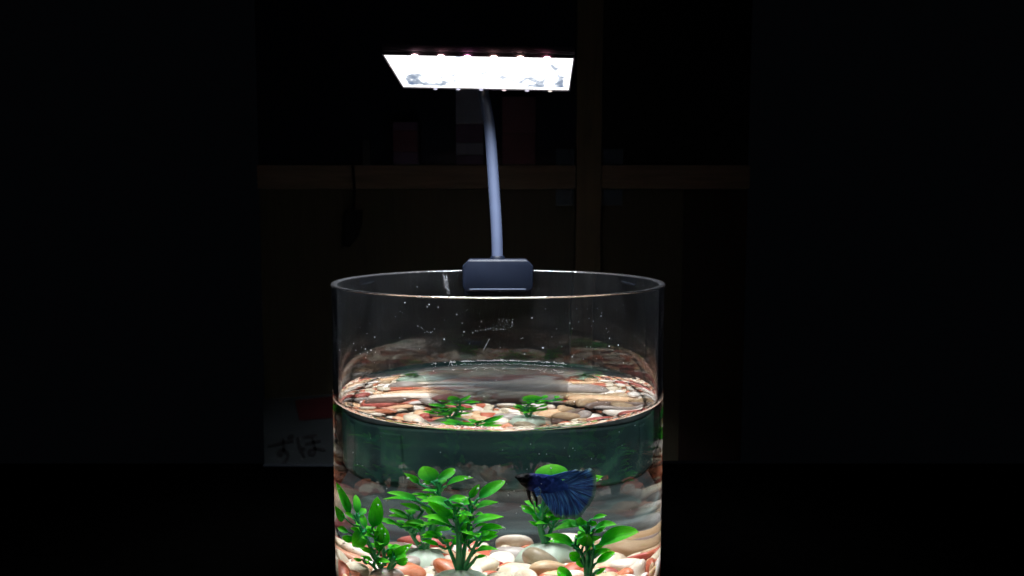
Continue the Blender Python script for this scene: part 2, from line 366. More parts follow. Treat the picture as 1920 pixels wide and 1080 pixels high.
# ================================================================== pebbles
# settled pebbles: x, y, z (1/10000), quaternion (1/1000), half axes (1/10000)
PEB = [
-4379,-130,-16986,240,19,26,-970,1187,965,689,
-2751,8281,-17419,216,19,282,934,1184,901,482,
3666,6520,-17495,543,95,-117,-826,1245,884,705,
685,5884,-17548,969,-242,43,14,1088,857,706,
7248,4665,-17687,336,-935,107,-22,1246,802,495,
1875,3169,-17087,44,-772,-462,433,1167,916,647,
7056,2824,-17431,614,49,-157,-772,1029,871,502,
2729,8351,-17419,610,-212,-80,-760,1034,814,687,
-4108,3675,-17520,99,-231,-20,968,1034,862,593,
-8095,2645,-17214,334,927,-151,-79,1241,672,458,
4755,5619,-17113,112,-207,203,-950,1190,706,427,
-904,1426,-17086,245,267,26,-932,1116,775,532,
-5654,2351,-17775,928,-232,-287,-40,1098,878,745,
665,8902,-17579,622,-313,-282,-660,1197,753,390,
-1844,372,-17100,265,273,-39,924,1246,692,486,
8644,2817,-17277,200,838,-508,0,937,665,387,
683,1069,-17321,908,199,34,-367,927,702,492,
-6654,-846,-17091,904,111,-104,-400,855,716,596,
5568,2288,-17536,850,-50,260,456,948,751,550,
-8372,-1973,-17077,182,-936,271,-134,1210,982,505,
-1002,5110,-17614,484,-50,-238,840,1064,590,433,
1286,-453,-17290,597,576,-367,-421,1013,733,520,
8684,2010,-17759,901,-234,94,-353,1163,753,500,
-686,6387,-17388,651,123,2,749,987,599,320,
-8645,-642,-17389,678,70,170,-712,923,774,402,
4718,3390,-17586,390,479,326,716,977,694,585,
-5864,5033,-17411,515,201,-125,824,932,691,455,
2467,4428,-17984,797,-175,482,-317,1218,890,734,
3162,4706,-17245,659,-454,357,-481,1081,653,428,
-1451,-1043,-17084,206,731,-299,-578,1022,774,569,
-4124,6305,-17311,954,-98,-94,266,760,619,520,
2372,7134,-17780,801,-467,375,26,941,798,677,
-2660,6649,-17593,814,80,-107,-565,863,548,387,
6117,6245,-17441,523,358,-254,-731,864,584,489,
3596,1868,-17581,703,-530,226,-418,1138,592,455,
-5870,3660,-17445,96,932,-333,-104,837,568,285,
5893,3681,-17720,954,118,-189,198,905,663,455,
-3624,7949,-17965,744,-433,97,-499,1104,792,508,
-6105,443,-16943,793,72,88,599,767,534,355,
5348,6694,-17530,132,393,-816,-403,1223,651,376,
2199,1924,-17206,112,-19,-362,-925,875,579,438,
-8924,1807,-17330,879,-36,114,-461,711,576,449,
-3677,4649,-17342,118,432,821,-355,857,574,360,
8943,-764,-17502,71,-950,-234,194,843,493,400,
-1330,9053,-17780,64,988,56,128,819,513,415,
1013,2283,-17334,992,-65,61,91,885,621,451,
5329,-3270,-17415,151,-9,90,984,1238,979,692,
-7381,3685,-17210,832,244,56,495,808,528,293,
-4126,2563,-18083,974,-157,-122,110,1155,802,530,
-3196,5566,-17710,688,245,-88,-677,998,547,391,
131,4698,-17402,677,141,236,-683,774,597,303,
6902,5578,-18060,710,-6,320,-628,1066,734,501,
-2307,5209,-17435,765,395,128,492,725,608,469,
5783,-1642,-17387,965,41,-83,-244,1055,631,506,
3226,106,-17322,114,968,178,135,714,594,443,
-1522,2973,-17554,829,92,-134,-535,1006,672,390,
821,3763,-18043,108,-791,-600,54,1025,767,590,
4411,-5969,-17645,990,32,-2,-140,1227,960,795,
4141,4600,-17481,820,129,345,439,991,648,422,
302,-455,-17658,633,-254,69,728,978,651,419,
-1918,-6267,-17342,853,-112,-131,493,1213,861,727,
4933,7342,-17208,110,-397,370,-833,1064,553,344,
2343,-7537,-17441,884,-30,40,-464,1154,913,627,
-5515,6940,-17786,156,-749,-640,-67,759,504,420,
-7740,1144,-17516,30,537,810,-232,844,540,396,
3860,-1969,-17208,500,-46,-176,847,1120,659,393,
-6817,1588,-17284,319,337,-804,-372,769,601,347,
-86,-1661,-17019,960,-117,-161,-199,818,681,541,
3980,2712,-17914,507,-284,-695,423,917,699,524,
-5221,-1518,-17007,822,-520,-131,191,918,621,527,
-4438,1663,-17587,397,-722,373,426,721,612,472,
-356,3142,-17656,310,-46,498,-809,895,553,416,
-3726,-8076,-17459,222,8,1,975,1149,856,670,
-1299,-4387,-17020,518,423,88,-738,1134,944,715,
-5070,7103,-18394,676,-16,6,737,1158,672,429,
-5298,4281,-17317,249,342,-63,904,732,491,367,
-6765,5836,-17692,812,267,-247,-457,907,486,404,
2279,101,-17214,48,-430,900,54,635,458,272,
2633,-5542,-17575,501,17,114,-858,1170,878,475,
-5192,6036,-17703,403,-310,664,-548,896,592,410,
-6971,4945,-17416,19,782,-584,-217,621,514,323,
4847,-662,-17204,957,239,-75,-146,754,425,260,
-2651,897,-17405,683,-53,328,-650,846,715,461,
-2532,2448,-17664,966,-217,109,-88,844,622,428,
6712,722,-17551,648,182,121,-729,881,546,329,
-2381,4071,-17293,773,428,-242,-401,834,468,298,
3850,-848,-17441,335,-55,-76,938,816,538,393,
3228,1163,-17198,811,225,-163,514,779,428,288,
6286,-1,-17316,132,521,90,-839,822,570,441,
2685,-2372,-16989,812,-4,149,-564,1082,690,412,
-1978,2950,-17150,128,824,530,157,610,474,262,
-7573,5256,-17825,217,-398,752,-478,700,586,452,
1906,8796,-18158,144,-144,102,-974,865,667,491,
-167,159,-17341,226,-223,414,-853,671,513,330,
8434,383,-17408,543,-804,141,-197,781,558,349,
-758,8221,-17977,164,605,-37,-778,842,691,354,
-1887,1840,-17386,614,-273,-740,0,900,641,354,
-7583,-707,-17294,214,-752,-594,192,740,432,334,
7027,-5481,-17383,87,249,-961,87,1037,776,538,
5301,4614,-17845,975,-122,-120,-141,831,466,293,
-3945,617,-17845,149,-86,9,985,1056,821,630,
5599,-566,-17508,174,387,199,-883,865,550,387,
-1534,-8165,-17280,795,-304,117,-512,1165,653,477,
-3059,-133,-17315,486,74,96,865,743,432,260,
-2031,4466,-17963,449,-90,380,804,939,695,373,
4550,2025,-17474,773,118,204,588,687,400,273,
-519,3943,-17397,383,-66,-336,-858,626,411,318,
3101,3408,-17784,100,-277,773,-562,736,600,357,
-155,6819,-17924,561,60,284,-776,836,664,471,
-8187,376,-17448,78,-463,-882,28,617,447,321,
-8505,1283,-18082,902,-185,56,-387,1199,959,506,
-1484,8127,-17766,711,-231,140,-649,640,498,375,
4586,-7413,-17185,353,2,-72,933,1083,565,463,
-8326,3596,-17718,335,-140,788,498,736,510,430,
4844,446,-17236,940,284,85,-172,653,429,265,
-8021,4359,-18497,535,424,-527,-506,939,721,536,
-5408,1012,-17719,566,44,33,823,759,640,406,
7650,-596,-17663,742,-615,-129,-235,916,556,378,
2185,5941,-18026,307,157,114,-932,964,690,380,
1226,7365,-17682,52,985,-77,-145,572,415,317,
4276,-80,-17358,257,236,340,-873,738,512,304,
7040,39,-17170,264,366,726,519,761,492,260,
7538,178,-17372,139,-862,-405,-270,748,440,290,
-3989,6740,-18157,437,289,-96,846,879,697,580,
8319,1064,-18224,168,-365,-32,915,858,664,561,
4608,7980,-17441,171,-749,15,640,730,496,411,
4241,7711,-18373,75,192,-4,979,1159,953,591,
6358,-1122,-17832,870,118,-182,-444,1008,560,425,
-315,-7682,-17343,966,-228,-117,-27,1006,681,424,
5812,3076,-17344,852,-495,-36,-168,689,362,260,
1229,6810,-18293,990,16,106,-94,960,724,588,
-2123,-723,-17705,455,0,-168,-875,1008,553,325,
-623,2095,-17817,62,198,-604,-770,1193,649,550,
-4518,-3703,-17305,740,224,-103,626,1129,673,544,
6376,-4501,-17285,291,100,164,-937,904,646,403,
7653,-1162,-18360,637,721,191,-194,1133,658,551,
1728,-3645,-17121,446,71,99,-887,945,629,415,
425,2958,-17511,30,412,-846,-337,562,450,305,
-5445,-5903,-17379,745,-319,236,537,1201,630,461,
-2615,3324,-17366,626,167,275,710,639,360,260,
-6941,-5619,-17505,902,120,-356,-213,857,690,497,
-6677,3237,-17537,72,613,34,786,860,510,312,
-3207,-904,-17521,783,-579,36,225,686,536,271,
5977,5074,-17669,849,-106,242,458,690,394,260,
3750,8503,-17628,23,-449,-361,817,558,454,383,
829,-4323,-17082,342,-817,420,-197,918,665,357,
-1424,7314,-18145,393,24,667,633,967,552,453,
-6335,6407,-17746,717,-646,121,-231,675,367,260,
-233,-2933,-16960,79,-987,117,-75,833,564,395,
7607,1920,-17996,656,376,419,503,833,641,491,
-546,-954,-17699,363,698,475,395,663,514,402,
-2335,-1836,-17138,175,369,-912,43,707,544,438,
-9071,-29,-17913,818,-461,-264,219,707,591,431,
-937,56,-17098,574,-471,-625,242,603,360,288,
2571,1335,-17549,988,125,-14,90,703,460,339,
-4057,-4698,-16937,77,-206,-396,892,944,562,431,
-3847,-6692,-17709,874,146,-52,-462,938,760,537,
2302,-544,-17900,365,-56,241,-898,913,724,601,
-124,8089,-18087,816,272,-280,-426,659,360,260,
1378,8166,-17752,717,-658,145,-178,650,421,307,
-2979,3825,-18049,452,429,301,722,1133,813,654,
8824,-1117,-18140,97,209,75,970,983,526,430,
6137,1711,-18109,621,-43,198,757,1239,676,347,
-2339,-3275,-17123,705,103,-49,-700,806,537,445,
8865,-2334,-16961,616,-265,-624,402,824,651,530,
-1236,6297,-17828,111,160,224,955,706,566,351,
3727,-4473,-17833,533,228,-38,-814,1072,742,499,
8999,305,-18543,344,-172,50,922,902,622,412,
-3111,1705,-17474,454,308,-42,-835,517,360,287,
-4107,5722,-17848,863,-178,-5,-473,679,557,349,
-4824,5234,-17972,600,-799,45,-4,594,445,312,
-7864,-3584,-17340,875,-90,467,-89,894,756,417,
-5249,479,-17230,348,-74,434,-827,641,459,328,
-7151,569,-17829,211,217,950,-71,703,418,281,
3030,-831,-17397,514,665,-229,-491,653,444,300,
-601,-8590,-18173,753,359,206,511,1232,889,736,
1793,5449,-17593,543,719,288,324,538,382,310,
3840,-8356,-17570,122,-298,441,-838,1137,659,338,
1707,300,-17861,389,523,-535,-537,734,495,356,
901,-1649,-17644,59,-3,55,997,856,691,550,
-5981,-1257,-17655,404,129,0,-906,1046,605,412,
5273,1386,-17763,33,817,538,-205,663,363,260,
1938,-1585,-17370,672,-313,-508,438,743,627,377,
5514,922,-18363,798,-524,36,-296,1189,742,540,
502,-8450,-17582,204,512,820,154,835,619,327,
4560,762,-17804,479,537,-394,-572,923,569,436,
-6321,921,-17462,604,-267,261,-704,704,460,379,
5970,-6972,-17517,243,-133,193,-941,719,537,407,
8170,-157,-17418,585,-514,-127,-614,508,402,311,
-7238,3902,-17914,571,-62,225,-787,880,748,507,
-5975,-2679,-17071,490,1,313,-814,755,529,345,
2828,-3948,-17321,117,-970,209,50,721,540,356,
4000,598,-17398,656,595,-98,-454,653,415,260,
1048,5025,-17950,663,-619,77,414,836,555,410,
-7221,-1951,-17393,224,874,340,264,844,689,527,
6472,1739,-17541,858,-23,-243,-451,531,360,260,
-6582,2483,-17600,649,-594,-381,285,620,423,260,
-6175,6928,-18312,336,-708,179,594,698,537,356,
9321,941,-17996,32,654,-85,751,683,444,284,
-4922,-4959,-17469,732,-592,196,-275,869,663,461,
-7771,1904,-17375,477,765,417,-120,641,402,260,
-4820,4627,-18013,115,-39,-339,-933,687,449,338,
8130,3242,-18103,873,442,96,184,973,617,517,
816,7888,-17946,318,-870,370,79,745,395,325,
6770,-488,-17607,448,-360,-248,780,599,360,260,
-6798,-4210,-17544,104,128,-353,-921,809,510,326,
-3200,-3432,-17335,840,215,254,429,753,536,387,
-4088,-1175,-17363,33,-786,-378,488,617,463,351,
6998,1509,-17655,857,248,-312,-326,674,457,260,
724,-5692,-17135,150,256,244,923,854,452,277,
-859,9179,-18217,9,978,75,192,693,488,260,
-2274,7084,-18082,923,-99,-62,-367,721,485,303,
1564,4576,-17757,619,202,-759,-1,612,442,268,
-5815,-6472,-18034,403,-215,-39,-889,1226,1034,552,
-1528,-3078,-17310,838,249,-118,-470,893,531,305,
1413,1636,-17892,157,39,-78,-984,893,748,524,
8312,4105,-17988,306,-164,257,902,502,360,270,
-3525,1816,-17883,637,623,414,184,622,360,283,
-771,-2250,-17695,91,15,-165,-982,1250,911,534,
2569,-1750,-17735,904,-34,-308,296,904,767,423,
7467,525,-17972,681,-3,-74,728,872,615,437,
942,-7273,-17516,108,-720,-685,22,610,487,331,
-468,-6171,-17863,116,71,862,-488,1150,722,368,
8167,-3002,-17517,300,-454,151,825,824,583,450,
3766,-3166,-17852,910,335,245,24,1086,727,602,
398,7510,-17803,490,567,297,-591,666,360,260,
-9217,340,-18921,99,609,-386,-686,1040,542,442,
-2735,8636,-18431,405,175,376,-815,1214,661,340,
-2386,-5182,-17498,127,642,-626,-424,982,548,291,
1620,-9102,-17697,147,-507,423,737,665,544,438,
-4411,8162,-18974,717,-548,-13,431,736,511,378,
758,-3022,-17547,247,-7,-218,-944,1049,877,567,
-5560,-4163,-17255,216,-393,449,773,840,514,371,
8687,-1799,-17703,736,628,64,-244,948,578,365,
-657,-6944,-17335,213,427,-767,430,729,560,291,
-4570,-6850,-17247,712,-441,227,-498,829,436,260,
2770,5613,-17591,403,394,-44,825,653,375,268,
3512,-7709,-17364,420,249,-655,-577,809,502,394,
7434,-2669,-17560,849,14,-512,131,628,517,434,
-3768,-1866,-17190,161,968,195,1,612,394,298,
-5751,-7073,-17094,806,83,-346,-474,656,496,340,
2584,536,-17877,322,-848,242,344,778,555,421,
-4592,-2790,-17545,964,230,-5,136,813,687,350,
5835,-5968,-17554,211,254,395,857,651,516,415,
-6864,-3313,-17571,467,152,-420,-763,934,516,369,
1666,-5992,-17282,531,643,-216,-508,728,476,338,
-2990,-6161,-17387,140,507,-56,848,734,553,387,
6959,3640,-18063,999,18,16,-45,845,540,312,
-6235,-4387,-18265,924,-326,-11,-199,1199,900,585,
7637,-4790,-17142,32,-241,-967,76,610,360,260,
1091,-6435,-17389,287,77,-728,618,906,538,303,
6360,-2555,-17391,564,715,281,-303,964,538,281,
-937,4088,-18017,37,474,743,-471,664,509,331,
-6045,-3302,-17922,221,-346,35,911,1090,715,485,
7313,-4023,-17773,463,585,-587,-315,901,582,435,
-7745,-344,-17955,995,91,10,-26,1039,677,462,
-2740,-8710,-17213,224,667,-255,-663,822,431,341,
1415,-2417,-17164,335,-283,26,-898,586,429,322,
1639,-4887,-17369,202,-334,-256,884,676,544,343,
-8223,-3694,-18141,145,-439,-182,-868,1031,771,507,
5559,47,-17836,173,581,173,776,677,377,314,
-3194,-5147,-17349,573,301,396,651,696,545,400,
1059,-8266,-17936,368,-53,-244,896,896,586,346,
616,-2291,-17086,173,-286,933,-133,644,441,295,
-2392,5695,-18008,126,-494,860,19,780,568,362,
7138,-2172,-18255,176,102,325,-924,974,750,472,
-7168,2761,-17797,807,268,87,-518,721,436,330,
5024,-4425,-17620,300,363,726,500,646,513,359,
4765,-4952,-17543,391,-129,-589,696,833,441,260,
-3559,-2455,-17354,278,22,509,814,701,436,288,
1879,8437,-19558,607,31,-222,-762,1244,1044,824,
8395,-267,-18156,111,160,304,-932,1095,592,415,
327,9058,-19898,90,-46,-199,975,1077,709,438,
7817,-3674,-17539,732,-539,334,-249,740,405,260,
-2789,-4275,-17436,410,544,498,536,663,397,326,
5050,-1368,-18294,258,-67,-197,-943,1082,825,591,
-4457,-5858,-17522,191,895,329,232,638,383,324,
-708,-3708,-18130,580,41,190,791,1140,905,748,
8039,-4598,-17541,440,81,271,-852,646,464,307,
-5639,5892,-18667,254,272,178,911,1139,736,613,
-7329,-2926,-17179,201,-914,126,-328,574,409,339,
-6564,-2404,-17416,822,-427,-74,370,814,464,277,
-2392,-55,-17585,439,721,465,267,529,360,287,
5442,5419,-17862,2,339,-883,326,677,417,317,
-2277,7600,-17763,995,-87,39,10,611,371,299,
-2253,-8995,-18163,75,-173,-505,842,820,544,411,
-288,1044,-17732,564,-683,361,-292,787,486,364,
25,-5674,-17374,19,282,-434,855,741,429,333,
-8827,-1143,-18273,960,172,202,-94,833,706,558,
-3549,-1565,-17715,558,-206,4,804,696,463,325,
8629,-3633,-17733,60,722,-369,-583,588,477,299,
2192,-9014,-18098,248,-932,-78,-252,643,451,260,
-202,7422,-18294,970,182,-31,-158,647,360,260,
-5424,-166,-17604,409,52,-550,-726,569,360,260,
317,-6968,-18129,316,7,70,-946,1103,868,672,
-2252,-8219,-17773,634,-68,369,676,708,590,450,
516,-5116,-17353,947,203,99,-227,617,360,260,
-5192,-3271,-17184,540,523,428,501,592,360,260,
-4996,-7961,-17207,447,-72,-809,374,584,374,260,
7744,5137,-18341,527,311,773,-165,634,377,260,
3274,-6924,-17673,355,123,150,914,512,360,260,
77,-9343,-17998,369,-233,778,452,504,382,316,
-8167,-4606,-17923,190,539,328,-752,561,460,271,
-703,373,-17942,486,251,322,773,886,609,492,
557,8601,-18285,80,59,104,990,924,603,416,
-475,-4880,-17472,640,264,-264,-672,615,373,260,
-5002,-6780,-17637,857,-136,275,414,845,455,342,
-4597,-1946,-17686,972,196,-4,132,935,689,430,
-6333,4339,-17806,483,-773,386,-145,564,360,260,
6731,-3019,-18095,22,125,307,943,728,544,437,
-2508,-7529,-17557,159,-35,-974,-156,516,364,296,
6567,6692,-18047,348,-533,-387,-667,547,433,260,
-7474,-4594,-18138,354,811,-440,-154,655,496,338,
-7751,-5265,-18233,412,196,812,364,554,460,280,
8154,-2203,-17816,237,-290,-679,-631,691,376,318,
-3931,7570,-18675,968,-159,32,194,900,502,408,
-2719,1491,-18119,942,113,-16,315,941,737,578,
504,-4009,-17892,892,-33,272,359,862,617,370,
-5254,3333,-18271,924,-68,-317,201,698,389,298,
4430,-682,-17875,254,195,-80,-944,900,610,349,
-8109,3742,-19443,944,120,-142,-273,872,718,600,
673,-8969,-18151,807,-345,49,-477,840,536,323,
-8976,-2315,-18090,623,-567,240,-482,924,635,383,
2880,2726,-18008,368,-921,-98,-84,523,360,260,
-5175,-7675,-17690,57,955,-192,-220,826,457,326,
-1574,5094,-18057,933,-13,287,-216,546,360,260,
-3414,-5849,-18040,176,82,-253,948,981,722,405,
-5642,7080,-19911,208,-143,97,-963,1020,710,414,
-6466,-5285,-17948,834,418,26,-358,593,480,282,
2028,-4330,-18077,954,87,17,-287,1206,961,766,
-3382,-4189,-17710,65,-264,303,-913,732,420,300,
-2534,-2461,-17858,260,236,-202,-914,938,763,551,
-63,5300,-17927,768,68,356,527,738,475,286,
-7183,1736,-17810,678,-215,-248,658,732,425,260,
-757,-5655,-17647,590,415,664,-198,655,372,283,
2352,2528,-17662,675,-710,-106,172,528,360,266,
-8669,1475,-18928,27,-115,205,-972,1044,757,417,
-2882,-1756,-17652,665,575,435,195,542,455,260,
3634,5052,-18116,436,820,359,96,716,563,433,
-2996,-1620,-18489,842,206,129,-481,1055,797,540,
5696,-5018,-17796,639,259,412,596,609,360,266,
-5758,6953,-19158,559,176,-145,-797,747,611,406,
4166,4271,-18269,478,-80,-161,-860,1082,640,444,
-1226,3321,-18077,979,128,-90,128,774,484,326,
4503,-2199,-17759,139,-951,-75,-265,587,484,378,
8276,3856,-18853,235,488,-162,825,816,591,367,
7350,5731,-18760,262,-490,-832,26,664,376,292,
-4599,5865,-18468,695,-577,-18,428,686,499,356,
-6378,-31,-17535,887,-398,-220,81,694,446,364,
5160,4287,-18269,956,-152,186,169,611,360,260,
5556,7200,-18226,954,152,98,-237,875,644,431,
660,9099,-19011,204,221,-334,893,895,633,486,
-449,8879,-19034,194,274,491,804,1052,812,467,
-5697,89,-18329,339,-358,373,-786,1131,736,555,
-1740,6445,-18560,526,-9,171,833,1052,788,595,
-2781,-6995,-18096,341,-475,502,-637,951,534,414,
-9070,2407,-17760,380,555,-151,-725,511,360,260,
3268,-8480,-18081,889,328,130,293,853,647,351,
-1858,8851,-18929,181,-399,-897,50,750,533,427,
-3626,-3002,-17616,738,-561,-103,360,710,398,271,
5176,-6847,-17719,733,-648,-2,206,513,360,260,
7109,-5929,-18212,202,288,-748,-562,807,571,411,
-7094,-5870,-18537,678,487,-231,-500,714,604,478,
7729,5027,-19562,690,-78,719,-29,824,574,488,
-1524,-7244,-18076,931,344,-35,117,1220,696,519,
5118,-114,-18258,648,374,76,660,749,578,320,
-146,4050,-17961,812,-131,82,-563,556,365,289,
4355,-7650,-18798,523,-414,122,-735,1185,647,518,
-8842,-899,-19777,766,136,130,-615,1011,856,563,
-1596,-8858,-17706,613,399,-673,-112,671,390,260,
3258,-6440,-18469,880,-188,74,-431,1215,839,701,
5152,-7518,-18071,256,-517,54,815,775,655,498,
-935,7549,-18640,278,-209,-707,616,582,360,303,
-5958,3682,-18163,742,-239,-209,-590,872,637,400,
-7961,2429,-18029,963,-86,209,-145,1173,769,403,
4950,1917,-18103,156,-214,112,-958,847,564,350,
-2021,8666,-19813,938,230,-3,-261,1012,817,544,
-8821,-2936,-18752,422,729,-476,-254,660,462,376,
2144,-2896,-17630,453,-229,-325,798,886,572,483,
-9155,-514,-18765,215,509,-458,696,621,490,405,
-4109,8054,-19838,972,-187,71,128,923,728,502,
5992,4384,-18064,26,-969,4,-246,576,486,297,
-8905,982,-19778,774,-290,-65,-559,867,713,521,
5583,6846,-19868,371,-75,-198,-904,1028,698,422,
141,-5116,-17732,145,-870,-470,37,676,361,260,
8456,-2947,-18454,771,-100,48,-627,1128,649,447,
-8892,2897,-18101,639,-266,472,-546,670,367,282,
5638,-6494,-18245,242,-150,-66,956,1154,726,423,
6311,-4364,-18139,788,94,-195,576,1026,732,529,
1919,-7957,-18289,745,13,-180,-642,930,754,413,
1978,992,-18592,186,-14,-930,317,1120,627,420,
1467,7847,-18366,507,506,-457,-528,520,404,276,
7932,4628,-18554,109,-436,369,814,722,449,369,
8028,-4402,-18134,617,66,-91,-779,867,554,358,
-1157,-421,-18159,771,-107,290,558,714,590,484,
1357,-5641,-17906,199,356,-851,-331,717,512,387,
-7718,-4644,-18984,397,87,134,904,1053,743,577,
2966,3027,-18489,856,-9,71,512,611,434,351,
-7286,5006,-19279,406,321,46,854,1061,669,451,
5540,-7127,-18853,785,-132,-34,604,872,642,370,
1749,-8465,-19758,794,40,-202,-573,1218,825,592,
6489,-6225,-18766,620,-233,308,-683,986,586,341,
3997,-8020,-19708,930,112,159,312,1199,814,640,
265,1692,-18042,663,225,-361,-616,854,564,352,
-6579,1216,-18131,905,142,-124,382,786,650,485,
2606,2044,-17903,111,171,943,-264,612,505,324,
-2291,-3826,-17842,666,197,-317,-646,924,712,449,
823,2525,-18029,96,567,-659,-485,619,388,323,
9048,-75,-19879,889,-206,38,-406,806,622,462,
5238,-5041,-18233,706,-28,-8,-707,732,569,419,
-245,-5154,-18197,664,381,-52,642,967,580,332,
-3731,-535,-17950,636,109,-320,694,627,451,336,
7592,-4725,-19431,945,-136,-124,-272,891,746,376,
-5701,-2325,-17558,238,-667,698,-108,640,448,276,
8003,4333,-19279,668,-676,-73,304,628,491,354,
2898,-8702,-18707,932,-202,288,85,920,539,347,
6161,-6466,-19529,99,-56,33,993,882,679,538,
6266,-5554,-18106,133,68,169,-974,875,456,358,
-870,-8933,-19683,719,534,156,417,927,549,371,
5445,-4146,-17945,627,-262,-182,711,523,395,277,
-3990,-4999,-17683,908,-235,-277,211,638,393,318,
531,585,-18019,387,316,703,506,611,360,264,
4572,6551,-17949,844,-393,-96,351,722,435,260,
-5452,4112,-17957,305,896,-324,3,688,383,260,
3458,959,-17836,83,-43,-262,-961,668,386,285,
5919,-2113,-17972,254,919,290,79,712,518,314,
3933,-6999,-17780,513,-716,419,-220,638,360,261,
-2916,7055,-18618,567,28,-16,-823,850,615,387,
7337,3345,-18790,853,-6,-353,385,874,494,352,
8309,3094,-19727,348,-138,112,921,1128,797,612,
8193,-4002,-18926,778,222,282,515,1192,689,357,
3645,7064,-18935,162,-264,-927,-213,798,475,276,
-7217,5021,-18503,13,-656,-755,24,926,562,348,
8913,1422,-18692,943,278,-181,20,792,642,381,
-8988,-1379,-19025,764,-18,-33,-644,743,619,333,
154,-9119,-18682,905,-198,-81,368,723,455,375,
5673,7133,-18988,957,-220,175,73,766,597,359,
3034,8686,-18951,70,175,-104,-977,593,470,299,
3861,8461,-19273,602,777,-183,-27,951,540,348,
3627,8675,-18454,429,134,-796,405,645,365,260,
-1670,3739,-18455,213,-15,-188,959,743,597,311,
9376,-291,-19161,546,470,-313,-619,828,441,264,
-8627,3602,-18717,84,-590,0,803,648,460,283,
-4546,-7416,-18133,622,543,-185,-532,675,477,339,
-973,-4960,-18063,550,-467,100,685,651,448,260,
4574,-4608,-18067,44,781,616,-92,514,360,271,
-3137,-8799,-19206,132,121,770,-613,657,400,310,
-3324,-3557,-18052,217,199,-180,939,638,523,442,
-5080,3023,-18709,773,-159,-146,-597,578,409,309,
-7148,327,-18493,336,204,304,868,797,604,388,
8399,2480,-18678,196,68,413,887,1171,648,365,
-6952,6057,-20023,568,-124,168,-796,548,438,303,
1522,-7264,-18013,965,-62,34,254,770,436,356,
-4156,-4200,-18315,862,-224,-131,-436,942,704,565,
-6532,-6447,-19698,80,-367,-425,-824,887,688,372,
-4327,-8010,-19840,915,-210,-65,-338,1023,625,509,
4272,-3908,-18153,56,-467,715,518,559,360,292,
2298,8987,-18812,950,-248,-26,189,554,391,260,
-6136,2955,-18597,848,-111,326,-404,605,427,362,
-3863,-8446,-18439,154,218,799,539,950,541,368,
-8235,-3837,-19801,555,-107,-11,825,965,640,511,
-2207,3471,-17937,567,-349,372,-646,663,490,260,
-6786,-986,-17953,894,205,221,332,743,542,388,
1517,-578,-18437,943,119,312,-4,950,704,357,
-5099,7835,-19389,669,-115,-646,-350,630,468,300,
3719,2794,-19039,690,-39,-23,-722,1054,862,628,
-4883,-7885,-18781,301,810,88,-496,786,547,410,
5086,-2433,-18317,702,690,113,-137,691,361,286,
8964,-1706,-19886,779,-227,-117,573,1037,605,476,
7125,-5723,-19312,848,151,-442,248,840,617,436,
-5311,-7326,-18393,389,-107,-365,-839,786,471,276,
3267,-7533,-18120,41,-26,-292,955,969,561,326,
2533,-8865,-19156,49,491,-22,870,709,522,282,
9007,-1908,-18599,607,-45,125,784,671,459,353,
-1410,4691,-18627,248,965,64,54,921,490,304,
-3055,6187,-18183,16,954,291,66,850,456,382,
3072,7891,-18722,52,-246,-674,-695,974,553,426,
-1744,557,-18035,640,-60,351,-681,939,616,514,
7972,4231,-19991,977,-149,-123,-93,712,518,334,
-5018,1636,-18515,700,-265,87,658,979,781,441,
480,7666,-18936,281,177,-220,-918,1161,854,709,
-1728,-8764,-19100,881,-439,-129,120,1139,809,523,
-24,-9216,-19955,962,-184,-142,-141,654,494,386,
-7517,-4979,-19906,862,197,23,466,734,613,427,
1420,-8897,-18647,781,-294,146,-531,753,548,439,
9198,-1052,-18976,552,-538,539,-339,849,444,281,
-3517,-2184,-17949,854,-122,54,502,622,450,260,
-9210,60,-20030,591,160,19,790,724,500,285,
-8006,-1608,-18002,812,270,-24,517,938,630,472,
4619,7247,-17845,438,-136,522,-720,597,360,280,
6934,5884,-19882,833,-192,180,-486,875,615,485,
-6635,6153,-19335,839,74,520,-141,1162,688,404,
8746,3265,-18872,411,-730,-45,-543,527,379,319,
1031,575,-18336,806,263,-528,51,644,505,375,
-3290,-27,-18352,44,214,-24,-975,1170,654,407,
-726,5061,-18205,918,179,47,351,590,360,260,
2911,1813,-18645,942,199,-160,-219,1026,815,602,
921,-9246,-19378,490,352,-618,503,806,644,376,
-1679,-4947,-18048,172,529,-831,-2,711,431,301,
-5899,-5968,-19092,154,77,-277,945,947,803,643,
961,-4864,-17974,119,-285,-533,-788,615,473,345,
-4951,-5154,-18334,96,99,-37,-990,876,638,363,
-5439,-4650,-19069,923,-75,112,361,974,764,458,
8765,-2903,-19881,590,734,248,-227,544,431,337,
-1129,9170,-19825,446,-332,-823,-114,636,401,304,
-6807,6255,-18249,891,97,-35,443,543,461,260,
-4029,3945,-18544,862,299,127,390,1176,673,542,
-9073,2380,-18845,712,114,666,189,721,456,279,
-3995,5141,-18241,913,-61,-208,-346,831,542,378,
-1549,8449,-18380,80,-826,556,45,747,508,339,
6143,6101,-19080,197,190,252,-928,1174,775,465,
3740,8448,-20003,926,-204,121,-294,669,479,334,
2118,7478,-18690,472,41,-118,873,750,550,389,
-5205,-3591,-18120,567,-208,-267,751,891,576,421,
-7897,-2737,-17954,888,143,118,-420,824,586,443,
-5684,-7249,-19959,179,173,126,960,734,503,376,
7408,-5334,-19928,16,-178,-80,981,644,519,403,
-734,-9340,-19116,69,-15,-538,840,680,419,310,
3488,-1797,-18023,785,-169,-90,589,904,722,606,
6937,-3754,-18984,691,148,-224,-672,1236,988,776,
-2949,8730,-19092,906,313,106,264,843,441,271,
2748,1142,-18145,46,63,-903,-422,691,437,282,
4131,1388,-18279,554,129,53,821,726,592,370,
6657,4508,-18403,902,-344,136,223,580,360,260,
